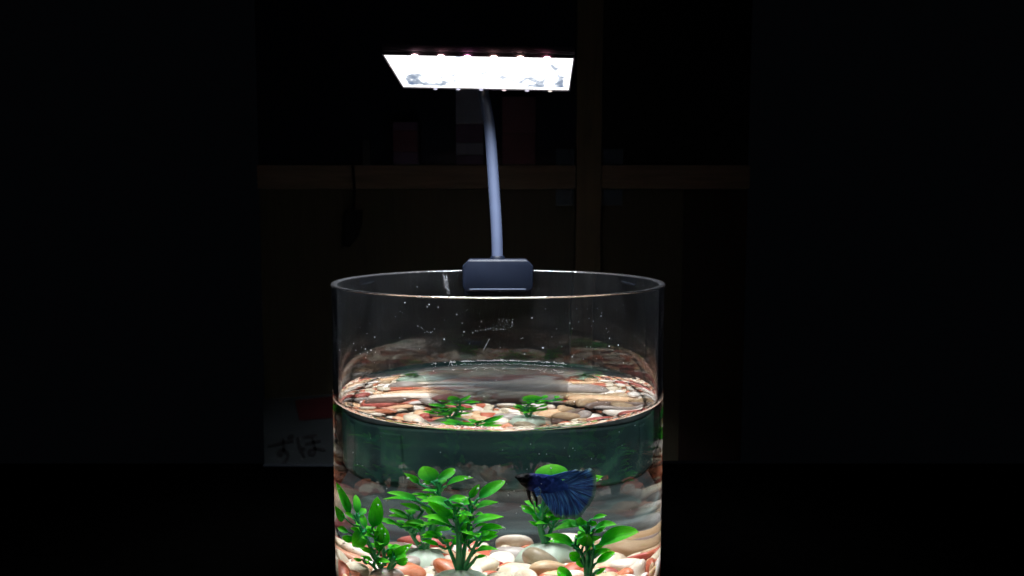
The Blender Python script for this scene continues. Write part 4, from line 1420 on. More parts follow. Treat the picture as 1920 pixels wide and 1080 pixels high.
4078,-6001,-19874,356,80,90,-927,1215,853,438,
-1658,4246,-19920,675,-20,-180,715,1024,615,407,
-7237,3746,-19947,199,141,49,-969,858,644,370,
705,-5421,-19853,725,480,374,323,734,560,406,
-4586,3679,-19347,676,19,151,721,1098,734,423,
-4220,-3893,-19893,289,314,206,880,775,448,330,
-948,4884,-20019,833,-111,182,510,519,408,308,
5159,1367,-19833,898,-87,-203,381,911,691,517,
6363,-4923,-19827,879,-246,-44,407,916,736,541,
5072,5919,-20002,529,-82,-100,-839,758,434,309,
122,-968,-20054,970,146,-76,181,524,399,260,
-4409,-3075,-19982,61,-12,-239,-969,570,426,359,
-3838,3815,-19947,788,164,-14,-593,833,627,373,
9204,1274,-20064,698,-183,-115,683,623,416,260,
-1005,2974,-18998,298,-234,-48,-924,690,549,460,
-3090,-1721,-20032,192,-645,737,-55,688,385,291,
5212,4034,-19820,236,166,-302,-909,906,708,418,
-1813,-2248,-19966,713,126,132,-677,712,466,357,
1069,-6629,-20007,716,166,-107,-670,934,555,318,
-5429,-5703,-19925,71,-80,195,-975,695,549,412,
6299,-2608,-19890,74,-58,-180,979,1117,824,442,
-7674,-280,-19977,935,90,-195,-282,636,520,356,
69,-4628,-19843,190,-72,137,-969,908,752,480,
2986,3507,-19872,838,-172,-49,515,1098,903,457,
2157,-3175,-19973,935,-288,131,-158,624,506,289,
957,2963,-19768,585,349,713,167,741,598,483,
-4311,2620,-19869,989,37,145,19,945,800,451,
-6807,-4319,-19955,679,62,-457,-572,558,360,273,
-3540,-6868,-20031,136,-800,566,-149,748,507,293,
-7392,5387,-19973,898,-260,10,-354,555,450,312,
2650,-90,-20066,328,36,220,918,717,395,260,
1994,1312,-19868,935,-270,-9,231,939,617,506,
2400,6029,-19897,918,190,121,326,971,686,448,
6120,-6971,-20045,968,-90,42,232,599,403,260,
2889,-8276,-20071,171,-545,-802,172,627,360,260,
-2635,-4816,-20036,964,-216,-71,137,568,360,295,
-5495,2265,-20060,183,93,-170,964,617,367,260,
4037,-4683,-19900,977,-200,6,-78,1215,645,435,
-3520,6071,-19957,65,189,157,967,616,469,390,
3918,5372,-20022,972,-194,13,136,836,542,301,
7174,-770,-19972,196,-176,79,961,600,494,355,
6155,5033,-19856,132,149,-175,964,824,669,496,
3329,143,-19992,900,-206,141,-359,683,475,352,
5977,-1214,-19919,534,-177,28,-826,900,728,407,
-5670,-3252,-19866,233,-135,33,962,1204,751,452,
-6634,-1498,-19919,961,-56,121,244,1018,789,395,
-436,5544,-19885,545,88,220,804,1052,703,440,
-302,262,-20058,316,-119,142,-931,653,381,260,
-325,2231,-19900,150,-46,-197,-968,850,597,435,
-610,-6596,-19932,232,69,-188,-952,1122,653,400,
-5746,3492,-19839,968,154,-56,-189,1115,879,488,
5455,3039,-20012,983,54,-102,-144,969,538,296,
-2610,-5757,-19929,83,144,4,-986,965,730,387,
7005,3454,-20019,386,110,87,-912,688,562,292,
5325,-5911,-19969,548,-92,234,-798,714,508,380,
-3527,-2920,-20019,503,177,-195,-823,700,409,327,
3445,-1545,-19931,570,-160,-156,791,1157,626,410,
-1870,6183,-20059,978,174,75,87,739,385,260,
424,7796,-19919,904,-173,-57,387,996,722,408,
-1570,1720,-19894,430,153,-182,-871,869,657,458,
2685,5101,-20003,149,8,216,-965,633,504,328,
3200,2354,-20020,61,-77,148,-984,657,510,296]
PB = np.array(PEB, float).reshape(-1, 10)/10000; PB[:, 3:7] *= 10
PB[:, 2] = np.maximum(PB[:, 2]-.03-.03*PB[:, 1], -1.985)
def pebble_mat(name, attr):
    g = G(name)
    if attr: col = g.n('ShaderNodeAttribute', attribute_name='stone_colour').outputs['Color']; seed = g.n('ShaderNodeSeparateColor'); g.set(seed.inputs[0], col); seed = seed.outputs[0]
    else:
        oi = g.n('ShaderNodeObjectInfo'); col = oi.outputs['Color']; seed = oi.outputs['Random']
    tc = g.n('ShaderNodeTexCoord').outputs['Object' if attr else 'Object']
    cv = g.n('ShaderNodeCombineXYZ'); ml = g.n('ShaderNodeMath', operation='MULTIPLY', i_1=17.0); g.set(ml.inputs[0], seed)
    for k in range(3): g.set(cv.inputs[k], ml)
    va = g.n('ShaderNodeVectorMath', operation='ADD'); g.set(va.inputs[0], tc); g.set(va.inputs[1], cv)
    k = 1.0 if not attr else 14/S
    if attr:
        vs = g.n('ShaderNodeVectorMath', operation='SCALE'); g.set(vs.inputs[0], tc); vs.inputs['Scale'].default_value = 1; g.set(va.inputs[0], vs)
    sc1 = 1.0 if not attr else 9/S
    n1 = g.noise(sc1*1.1, 4, .6, va.outputs[0], .8); n2 = g.noise(sc1*7, 4, .7, va.outputs[0])
    lo_ = g.mix(1, col, (.86, .76, .70), 'MULTIPLY'); hi = g.mix(.15, col, (.80, .72, .64))
    c = g.mix(g.ramp(n1.outputs[0], (.35, 0.0), (.65, 1.0)).outputs[0], lo_, hi)
    c = g.mix(g.ramp(n2.outputs[0], (.5, 0.0), (.8, .5)).outputs[0], c, g.mix(1, col, (.75, .65, .6), 'MULTIPLY'))
    # a few stones carry a band of red or of cream
    wv = g.n('ShaderNodeTexWave', bands_direction='X', i_Scale=.16, i_Distortion=2.0, i_Detail=2.0); g.set(wv.inputs['Vector'], va.outputs[0])
    if not attr:
        pick = g.n('ShaderNodeMath', operation='GREATER_THAN', i_1=.80); g.set(pick.inputs[0], seed)
        wr = g.ramp(wv.outputs[1], (.55, 0.0), (.66, 1.0)); mm = g.n('ShaderNodeMath', operation='MULTIPLY'); g.set(mm.inputs[0], pick); g.set(mm.inputs[1], wr.outputs[0])
        c = g.mix(mm.outputs[0], c, (.42, .11, .06))
    p = g.n('ShaderNodeBsdfPrincipled', i_Roughness=.38); g.set(p.inputs['Base Color'], c)
    p.inputs['Specular IOR Level'].default_value = .25
    g.set(p.inputs['Normal'], g.bump(n2.outputs[0], .08, .02))
    return g.fin(p)
peb_m = pebble_mat('polished_pebble', False); peb_s = pebble_mat('polished_pebble_bed', True)
PAL = [('cream', (.66, .61, .47), 26), ('ivory', (.74, .69, .60), 17), ('white', (.80, .77, .72), 12), ('terracotta', (.50, .14, .05), 15), ('salmon pink', (.62, .30, .19), 6),
       ('brick red', (.36, .05, .035), 5), ('peach', (.68, .45, .26), 8), ('tan', (.50, .36, .21), 8), ('olive grey', (.30, .27, .19), 2), ('grey', (.36, .33, .31), 4), ('dark brown', (.13, .075, .055), 4)]
tot = sum(p[2] for p in PAL)
def pick_col(r):
    x = r.random()*tot
    for n, c, w_ in PAL:
        x -= w_
        if x <= 0: return n, c
    return PAL[0][:2]
def pebble_mesh(k):
    r = random.Random(k); bm = bmesh.new(); bmesh.ops.create_icosphere(bm, subdivisions=3 if k < 6 else 2, radius=1)
    ph = [r.uniform(0, 6.28) for _ in range(6)]; e_ = r.uniform(.85, 1.0); sk = r.uniform(-.22, .22)
    for v_ in bm.verts:
        x, y, z = v_.co; s_ = 1+.05*math.sin(2.1*x+ph[0])+.05*math.sin(2.6*y+ph[1])+.04*math.sin(3*z+ph[2]+x)
        q = Vector([math.copysign(abs(t)**e_, t) for t in (x, y, z)])*s_
        q.y *= 1+sk*q.x; q.z *= 1+.12*math.sin(1.7*x+ph[3]); v_.co = q*.99
    return from_bm(bm, 'pebble')
PM = [pebble_mesh(k) for k in range(6)]; PMs = [pebble_mesh(k+6) for k in range(4)]
for m in PM: m.materials.append(peb_m)
PLANTS = {'C':{'base':[-0.167,-0.15,-1.645],'stems':[[[-0.013,0.0,-0.006],[-0.013,0.0,0.184],[-0.025,0.0,0.291],[-0.034,0.0,0.366]],[[0.0,0.0,-0.006],[0.014,0.014,0.12],[0.031,0.027,0.239],[0.043,0.041,0.342],[0.07,0.055,0.392]],[[-0.019,0.0,-0.007],[-0.06,0.027,0.114],[-0.086,0.054,0.167]],[[0.008,0.0,-0.006],[0.04,-0.027,0.087],[0.075,-0.053,0.193]],[[0.014,0.0,-0.01],[0.046,-0.025,0.041],[0.069,-0.05,0.087]]],'leaves':[[0.07,0.013,0.402,0.195,0.054,0.518,0.06,0.943],[0.034,-0.012,0.416,0.074,-0.045,0.501,0.034,1.177],[0.052,-0.014,0.349,0.167,0.041,0.397,0.047,0.38],[0.034,0.012,0.25,0.191,0.077,0.304,0.06,0.423],[0.064,-0.002,0.213,0.203,0.078,0.237,0.055,0.477],[-0.001,0.015,0.257,0.046,0.038,0.297,0.028,1.571],[-0.038,-0.007,0.368,-0.19,0.043,0.396,0.055,0.507],[-0.043,0.015,0.301,-0.146,-0.034,0.391,0.049,1.458],[-0.079,-0.011,0.398,0.027,-0.032,0.437,0.039,0.571],[-0.068,-0.013,0.407,0.011,0.036,0.377,0.033,0.55],[-0.037,0.007,0.243,-0.172,-0.083,0.339,0.064,0.509],[-0.061,-0.002,0.252,-0.192,0.061,0.254,0.049,0.306],[-0.081,0.016,0.178,-0.187,0.072,0.181,0.041,0.466],[-0.097,-0.006,0.13,-0.185,0.011,0.16,0.032,0.639],[0.076,0.01,0.175,0.167,0.055,0.209,0.037,0.713],[0.052,-0.01,0.097,0.17,0.059,0.111,0.047,0.34],[0.058,0.0,0.056,0.114,0.027,0.075,0.022,0.73],[-0.016,-0.002,0.2,0.01,0.041,0.341,0.051,1.09],[0.013,0.009,0.167,0.039,0.049,0.267,0.038,1.571],[-0.032,-0.011,0.294,-0.096,0.033,0.341,0.045,1.571],[-0.031,0.013,0.34,-0.153,0.091,0.416,0.056,0.553]]},'A':{'base':[-0.316,0.43,-1.723],'stems':[[[0.003,0.0,0.0],[0.018,0.0,0.075],[0.046,-0.0,0.225],[0.061,0.0,0.349],[0.06,-0.0,0.448]],[[-0.003,-0.0,-0.0],[-0.035,-0.001,0.073],[-0.061,-0.002,0.137],[-0.087,-0.002,0.161]],[[0.005,0.0,0.0],[-0.015,-0.012,0.16],[-0.058,-0.024,0.235]],[[0.008,0.0,0.009],[0.029,0.018,0.104],[0.072,0.036,0.159]]],'leaves':[[0.042,0.013,0.444,-0.005,0.043,0.539,0.083,1.571],[0.047,-0.012,0.454,0.136,0.061,0.532,0.047,1.399],[-0.019,0.005,0.431,-0.079,-0.039,0.509,0.036,1.028],[0.08,-0.006,0.417,0.193,-0.082,0.512,0.056,0.491],[-0.022,-0.012,0.324,-0.135,-0.029,0.393,0.045,0.61],[-0.037,0.006,0.323,-0.156,0.056,0.325,0.044,0.254],[-0.005,0.007,0.258,-0.091,-0.039,0.317,0.039,0.926],[-0.068,-0.015,0.236,-0.137,0.003,0.266,0.026,1.257],[-0.077,-0.012,0.152,-0.146,-0.034,0.187,0.027,0.418],[0.059,0.009,0.355,0.01,0.002,0.372,0.028,1.571],[0.043,-0.006,0.243,-0.007,-0.035,0.298,0.027,1.149],[0.053,-0.017,0.247,0.102,-0.023,0.283,0.024,1.571],[0.018,0.009,0.073,-0.024,-0.005,0.05,0.017,1.571],[0.028,-0.015,0.097,0.07,-0.037,0.121,0.02,1.571],[0.031,0.001,0.447,-0.007,-0.01,0.448,0.027,1.571],[0.052,-0.018,0.345,0.101,-0.03,0.317,0.033,1.571]]},'E':{'base':[-0.525,-0.15,-1.751],'stems':[[[0.0,0.0,0.0],[-0.007,0.0,0.054],[-0.049,0.0,0.142],[-0.096,0.0,0.252],[-0.15,0.0,0.36],[-0.165,0.0,0.389]],[[0.003,0.0,0.0],[0.018,-0.028,0.112],[0.04,-0.056,0.176]],[[-0.007,0.0,-0.001],[-0.057,-0.009,0.089],[-0.12,-0.019,0.126]],[[-0.004,0.0,0.101],[-0.01,0.007,0.206],[-0.041,0.014,0.278]]],'leaves':[[-0.183,0.01,0.379,-0.309,-0.039,0.558,0.076,1.14],[-0.15,-0.0,0.388,-0.143,0.04,0.502,0.045,1.571],[-0.219,0.011,0.349,-0.38,-0.064,0.404,0.069,1.571],[-0.064,0.01,0.315,-0.041,-0.049,0.501,0.073,1.571],[-0.101,-0.011,0.305,-0.118,0.044,0.397,0.038,1.571],[-0.113,-0.019,0.298,-0.188,-0.063,0.211,0.091,1.571],[-0.061,0.011,0.311,-0.105,0.032,0.276,0.03,1.571],[-0.194,-0.014,0.275,-0.308,0.013,0.278,0.04,0.974],[-0.165,0.004,0.255,-0.242,0.048,0.2,0.046,1.571],[-0.042,0.008,0.226,-0.022,-0.043,0.351,0.056,1.571],[-0.012,-0.01,0.211,-0.003,-0.03,0.33,0.05,1.571],[0.032,-0.016,0.117,0.111,-0.07,0.264,0.06,0.652],[0.023,0.019,0.136,0.039,-0.034,0.231,0.046,1.571],[0.048,-0.011,0.121,0.109,-0.001,0.154,0.049,1.571],[-0.12,-0.017,0.125,-0.174,-0.037,0.126,0.022,1.571],[-0.087,0.012,0.242,-0.163,0.032,0.254,0.029,1.571],[-0.05,-0.003,0.189,-0.12,-0.015,0.183,0.027,1.571],[-0.03,-0.005,0.176,-0.046,-0.021,0.288,0.039,1.066]]},'D':{'base':[0.428,-0.49,-1.637],'stems':[[[0.013,0.0,-0.001],[0.012,0.0,0.212],[0.008,0.0,0.336]],[[0.006,0.0,-0.0],[-0.008,0.009,0.13],[-0.041,0.018,0.202],[-0.086,0.027,0.239]],[[0.019,0.0,-0.001],[0.033,-0.016,0.12],[0.048,-0.031,0.212]],[[0.023,0.0,-0.002],[0.048,-0.024,0.063],[0.077,-0.048,0.09]]],'leaves':[[-0.001,-0.013,0.333,-0.161,-0.038,0.336,0.055,0.433],[0.013,-0.019,0.356,0.06,-0.001,0.335,0.031,1.571],[0.025,0.001,0.36,0.108,0.02,0.383,0.03,0.68],[0.037,0.016,0.304,0.154,-0.04,0.355,0.047,0.532],[-0.047,-0.003,0.201,-0.19,-0.071,0.317,0.067,0.544],[-0.065,-0.018,0.229,-0.191,0.055,0.245,0.05,0.517],[0.049,0.003,0.209,0.291,-0.101,0.326,0.098,0.706],[0.002,-0.001,0.205,0.01,-0.028,0.289,0.062,1.571],[0.037,0.017,0.282,0.101,0.036,0.305,0.024,1.571],[-0.025,0.019,0.131,-0.084,0.039,0.169,0.053,1.571],[0.005,0.015,0.127,-0.051,0.024,0.11,0.058,1.571],[0.033,-0.008,0.154,0.087,-0.04,0.206,0.038,1.571],[0.047,-0.018,0.112,0.155,0.025,0.169,0.044,1.085],[0.028,0.016,0.048,0.107,0.007,0.078,0.031,1.571],[-0.052,-0.019,0.031,-0.156,0.051,0.08,0.067,1.571],[-0.0,-0.017,0.312,-0.054,0.003,0.397,0.035,1.163],[0.018,0.003,0.32,-0.029,0.033,0.358,0.028,1.571],[-0.014,-0.014,0.327,-0.092,0.012,0.36,0.03,0.887],[0.013,-0.015,0.26,0.082,-0.026,0.266,0.03,1.571],[0.005,0.005,0.218,-0.062,0.043,0.269,0.034,1.571]]},'B':{'base':[0.21,0.45,-1.662],'stems':[[[-0.008,0.0,-0.008],[-0.027,-0.0,0.096],[-0.018,0.0,0.211],[0.013,-0.0,0.408]],[[-0.0,0.0,-0.008],[0.021,0.028,0.087],[0.043,0.055,0.162]],[[0.007,0.0,0.342],[0.088,0.012,0.362],[0.171,0.023,0.372]]],'leaves':[[0.025,-0.019,0.392,0.017,0.036,0.494,0.132,1.571],[0.182,0.009,0.374,0.223,0.023,0.403,0.023,1.571],[0.171,0.018,0.364,0.219,-0.017,0.419,0.028,0.801],[-0.042,-0.009,0.181,-0.113,0.033,0.231,0.039,1.571],[0.011,0.009,0.121,-0.067,0.063,0.16,0.038,1.571],[-0.027,0.013,0.088,-0.076,0.035,0.13,0.023,0.776],[-0.002,-0.014,0.107,-0.029,0.039,0.234,0.087,1.571],[0.044,0.008,0.141,0.001,-0.014,0.181,0.038,1.571],[0.044,0.013,0.14,0.119,0.0,0.19,0.031,1.312],[0.013,-0.013,0.329,-0.052,-0.05,0.372,0.035,1.571],[0.023,0.016,0.321,0.094,-0.024,0.321,0.033,1.571],[0.001,0.007,0.275,0.045,-0.002,0.243,0.037,1.571],[0.012,-0.008,0.212,0.068,-0.04,0.268,0.037,1.571],[-0.004,0.015,0.339,-0.031,0.037,0.392,0.048,1.571],[0.029,0.001,0.358,0.089,-0.01,0.342,0.033,1.571]]}}
PN = {'C': 'the middle plant', 'A': 'the back left plant', 'E': 'the leftmost plant', 'D': 'the rightmost plant', 'B': 'the back right plant'}
def where(x, y):
    best = min(((x-p['base'][0])**2+(y-p['base'][1])**2, k) for k, p in PLANTS.items())
    p = PLANTS[best[1]]['base']; d = math.sqrt(best[0]); dx, dy = x-p[0], y-p[1]
    side = ('right of' if dx > 0 else 'left of') if abs(dx) > abs(dy) else ('behind' if dy > 0 else 'in front of')
    if d < .2: return 'at the foot and '+side+' '+PN[best[1]]
    if math.hypot(x, y) > .8:
        a = math.degrees(math.atan2(y, x)) % 360
        return 'against the '+['right', 'back right', 'back right', 'back', 'back left', 'back left', 'left', 'left', 'front left', 'front', 'front', 'front right'][int(((a+15) % 360)//30)]+' glass, '+side+' '+PN[best[1]]
    return ('a little ' if d < .32 else 'well ')+side+' '+PN[best[1]]
rp_ = random.Random(5)
cols = [pick_col(rp_) for _ in PB]
def nearfoot(x, y): return min(math.hypot(x-p['base'][0], y-p['base'][1]) for p in PLANTS.values())
seen = set()
for i in range(300):
    p = PB[i]; nm, c = cols[i]
    o = link('pebble', PM[i % 6], None, None, p[:3]*[1, 1, 1]); o.rotation_mode = 'QUATERNION'; o.rotation_quaternion = p[3:7]
    o.scale = p[7:10]; k = rp_.uniform(.85, 1.1); o.color = (*[min(.85, t*k) for t in c], 1)
    ra = p[8]/p[7]; size = 'large' if p[7] > .1 else ('mid-sized' if p[7] > .07 else 'small')
    shp = 'long' if ra < .62 else ('oval' if ra < .76 else 'rounded')
    w_ = p[9]/p[8]; fl = ' flat' if w_ < .62 else ''
    lb = f'{size} {nm}{fl} {shp} pebble {where(p[0], p[1])}'
    if lb in seen:
        lb = f'{size} {nm}{fl} {shp} {"sloping" if abs(Quaternion(p[3:7]).to_matrix()[2][0]) > .2 else "level"} pebble {where(p[0], p[1])}'
    if lb in seen: lb = lb.replace(nm, ('pale ' if k > .97 else 'darker ')+nm)
    if len(lb.split()) > 16: lb = lb.replace(fl+' ', ' ', 1) if fl else lb.replace(' '+shp, '', 1)
    if len(lb.split()) > 16: lb = lb.replace(' '+shp, '', 1)
    seen.add(lb)
    tag(o, lb, 'pebble', 'polished pebbles on the tank floor')
# the pebbles underneath and too small to pick apart: one layer of stuff
V, Fc, CC = [], [], []; base = 0
md = []
for m in PMs:
    co = np.empty(len(m.vertices)*3); m.vertices.foreach_get('co', co); md.append((co.reshape(-1, 3), np.array([list(q.vertices) for q in m.polygons])))
for i in range(300, len(PB)):
    p = PB[i]; co, fa = md[i % 4]; R_ = np.array(Quaternion(p[3:7]).to_matrix())
    V.append((co*p[7:10])@R_.T+p[:3]); Fc.append(fa+base); base += len(co); CC.append(np.tile([*cols[i][1], 1], (len(co), 1)))
V = np.concatenate(V); Fc = np.concatenate(Fc); CC = np.concatenate(CC)
me = pydata('pebble_bed', V.tolist(), Fc.tolist()); ca = me.color_attributes.new('stone_colour', 'FLOAT_COLOR', 'POINT'); ca.data.foreach_set('color', CC.ravel())
me.materials.append(peb_s)
tag(link('pebble_bed', me), 'mixed cream and red pebbles filling the bottom of the tank beneath the top stones', 'pebbles', kind='stuff')

# ================================================================== plants
def leaf_mat():
    g = G('green_plastic_leaf'); uv = g.n('ShaderNodeUVMap'); sx = g.n('ShaderNodeSeparateXYZ'); g.set(sx.inputs[0], uv.outputs[0])
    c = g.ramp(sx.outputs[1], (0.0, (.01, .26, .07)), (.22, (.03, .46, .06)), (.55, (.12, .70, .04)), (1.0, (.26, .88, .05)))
    nz = g.noise(9, 3, .6); oi = g.n('ShaderNodeObjectInfo')
    c2 = g.mix(g.ramp(nz.outputs[0], (.4, 0.0), (.75, .3)).outputs[0], c.outputs[0], (.02, .38, .03))
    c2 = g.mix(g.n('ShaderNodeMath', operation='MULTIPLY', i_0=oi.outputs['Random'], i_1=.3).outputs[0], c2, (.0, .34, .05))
    # pale moulded edge
    ab = g.n('ShaderNodeMath', operation='SUBTRACT', i_0=sx.outputs[0], i_1=.5); a2 = g.n('ShaderNodeMath', operation='ABSOLUTE', i_0=ab.outputs[0])
    c2 = g.mix(g.ramp(a2.outputs[0], (.43, 0.0), (.5, .55)).outputs[0], c2, (.16, .55, .18))
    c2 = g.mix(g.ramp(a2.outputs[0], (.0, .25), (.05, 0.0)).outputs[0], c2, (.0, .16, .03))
    p = g.n('ShaderNodeBsdfPrincipled', i_Roughness=.45); g.set(p.inputs['Base Color'], c2); p.inputs['Specular IOR Level'].default_value = .2
    tr = g.n('ShaderNodeBsdfTranslucent'); g.set(tr.inputs[0], g.mix(1, c2, (1.5, 1.3, .6), 'MULTIPLY'))
    m = g.n('ShaderNodeMixShader', i_0=.68); g.set(m.inputs[1], p); g.set(m.inputs[2], tr); return g.fin(m)
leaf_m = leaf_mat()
g = G('green_plastic_stem'); tcz = g.n('ShaderNodeTexCoord'); nz = g.noise(6/S, 3)
p = g.n('ShaderNodeBsdfPrincipled', i_Roughness=.35); g.set(p.inputs['Base Color'], g.ramp(nz.outputs[0], (.3, (.004, .16, .06)), (.7, (.01, .32, .08)))); stem_m = g.fin(p)
def leaf_mesh(k):
    # outline w(t): petiole, blade, tip; curled downwards along its length and folded along the rib
    nt, nu = 14, 6; V, F, UV = [], [], []
    tipw = (.9, .55, 1.5)[k]; droop = (.12, .22, .06)[k]
    for side in (1, -1):
        for i in range(nt+1):
            t = i/nt; b_ = max(0, (t-.12)/.88)
            wv = .5*math.sin(math.pi*b_**(.85 if k != 2 else .8))**tipw if 0 < b_ < 1 else 0
            if k == 2 and 0 < b_ < 1: wv = .5*math.sin(math.pi*b_**.78)**.6
            wv = max(wv, .035 if t < .9 else .004)
            for j in range(nu+1):
                u = j/nu*2-1; x = u*wv
                z = .10*abs(u)**1.4*wv*2 + .18*t*(1-t) - droop*t*t + side*.012*(1-abs(u)**3)
                z += .012*math.sin(7*t+k)*u
                V.append((x, t, z)); UV.append((.5+u*.5, t))
    n1 = (nt+1)*(nu+1)
    for s_ in (0, 1):
        for i in range(nt):
            for j in range(nu):
                q = [s_*n1+i*(nu+1)+j, s_*n1+i*(nu+1)+j+1, s_*n1+(i+1)*(nu+1)+j+1, s_*n1+(i+1)*(nu+1)+j]
                F.append(q if s_ == 0 else q[::-1])
    me = pydata('leaf', V, F)
    ul = me.uv_layers.new(name='UVMap')
    for lp in me.loops: ul.data[lp.index].uv = UV[lp.vertex_index]
    me.materials.append(leaf_m); return me
LM = [leaf_mesh(k) for k in range(3)]
base_g = G('frosted_green_base'); pb = base_g.n('ShaderNodeBsdfPrincipled', i_Roughness=.5); nzb = base_g.noise(5/S, 4)
base_g.set(pb.inputs['Base Color'], base_g.ramp(nzb.outputs[0], (.3, (.42, .62, .46)), (.7, (.72, .80, .68)))); tb = base_g.n('ShaderNodeBsdfTranslucent'); tb.inputs[0].default_value = (.4, .7, .45, 1)
mb = base_g.n('ShaderNodeMixShader', i_0=.35); base_g.set(mb.inputs[1], pb); base_g.set(mb.inputs[2], tb); base_m = base_g.fin(mb)
PLAB = {'C': 'tall green plastic plant in the middle of the pebbles, its tips nearest the waterline', 'A': 'green plastic plant at the back left with a round top leaf', 'E': 'green plastic plant at the left front with upright pointed leaves',
        'D': 'green plastic plant at the right front below the fish tail', 'B': 'green plastic plant behind the blue fish with a broad round top leaf'}
rl = random.Random(21)
for key, P in PLANTS.items():
    bx, by, bz = P['base']
    t = empty('plastic_plant', (bx, by, bz), PLAB[key], 'aquarium plant', 'plastic plants among the pebbles')
    sb = bmesh.new(); allp = []
    for si, s_ in enumerate(P['stems']):
        q = smooth_pts(s_, 5); n = len(q); tube(sb, q, [(.017 if si == 0 else .012)*(1-.55*i/n) for i in range(n)], 8); allp += q
    extra = []
    for q in allp[::2]+[k.copy() for k in allp[1::3]]:
        if q.z < .10 or q.z > max(k.z for k in allp)-.02: continue
        an = rl.uniform(0, 6.283); ln = rl.uniform(.06, .125); e2 = q+Vector((math.cos(an)*ln, math.sin(an)*ln, rl.uniform(.02, .07)))
        if math.hypot(e2.x+bx, e2.y+by) > .92: continue
        q2 = q+(e2-q)*.25; extra.append((*q2, *e2, rl.uniform(.028, .042), rl.uniform(.3, .8)))
    for li, (x0, y0, z0, x1, y1, z1, wr, al) in enumerate(list(P['leaves'])+extra):
        a = Vector((x0, y0, z0)); b_ = Vector((x1, y1, z1)); d = b_-a; L = d.length
        yv = d.normalized(); face = Vector((0, -math.sin(al), math.cos(al)))
        zv = (face-yv*face.dot(yv))
        if zv.length < .05: zv = Vector((0, -1, 0))-yv*(-yv.y)
        zv.normalize(); xv = yv.cross(zv)
        kind = 2 if (wr > .62*L) else (1 if al > .9 and L > .12 else rl.choice([0, 0, 1]))
        M = Matrix((xv, yv, zv)).transposed().to_4x4()
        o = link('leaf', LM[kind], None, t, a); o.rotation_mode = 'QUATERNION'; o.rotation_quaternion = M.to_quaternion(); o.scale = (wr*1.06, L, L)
        # leaf stalk down to the nearest stem
        c_ = [q for q in allp if q.z < a.z-.01] or allp
        q = min(c_, key=lambda q: (q-a).length+.3*abs((q.z-a.z)+.05))
        if (q-a).length > .012:
            mid = (q+a)/2+Vector((0, 0, -.012)); tube(sb, smooth_pts([q, mid, a, a+yv*L*.1], 3), .0065, 6)
    link('stem', from_bm(sb, 'stem'), stem_m, t)
    hb = {'C': .03, 'A': .05, 'B': .03, 'D': .03, 'E': .03}[key]
    vv, fc = lathe([(0, .0), (.03, -.002), (.08, -.018), (.12, -.05), (.14, -.09), (.14, -.13), (0, -.13)], 40)
    m = pydata('plant_base', vv, fc); bm = bmesh.new(); bm.from_mesh(m)
    for q in bm.verts:
        if q.co.xy.length > .01: a_ = math.atan2(q.co.y, q.co.x); q.co.xy *= 1+.07*math.sin(3*a_+bx*9)+.05*math.sin(7*a_+by*9); q.co.z += .006*math.sin(5*a_+bx)
        q.co.z += hb-.04+max(0, -1.715-bz)
    m = from_bm(bm, 'plant_base'); link('plant_base', m, base_m, t)
# small air bubbles clinging to leaves: parts too small to pick apart
    bm = bmesh.new()
    for (x0, y0, z0, x1, y1, z1, wr, al) in P['leaves']:
        for _ in range(rl.choice([0, 1, 2, 3])):
            k = rl.uniform(.75, 1.02); q = Vector((x0+(x1-x0)*k, y0+(y1-y0)*k-.008, z0+(z1-z0)*k-.012+rl.uniform(-.008, .012)))
            bmesh.ops.create_icosphere(bm, subdivisions=1, radius=rl.uniform(.0025, .0055), matrix=Matrix.Translation(q))
    tag(link('air_bubble', from_bm(bm, 'air_bubble'), simple('bubble_white', (.6, .68, .66), .15, spec=1, nscale=5), t), kind='stuff')

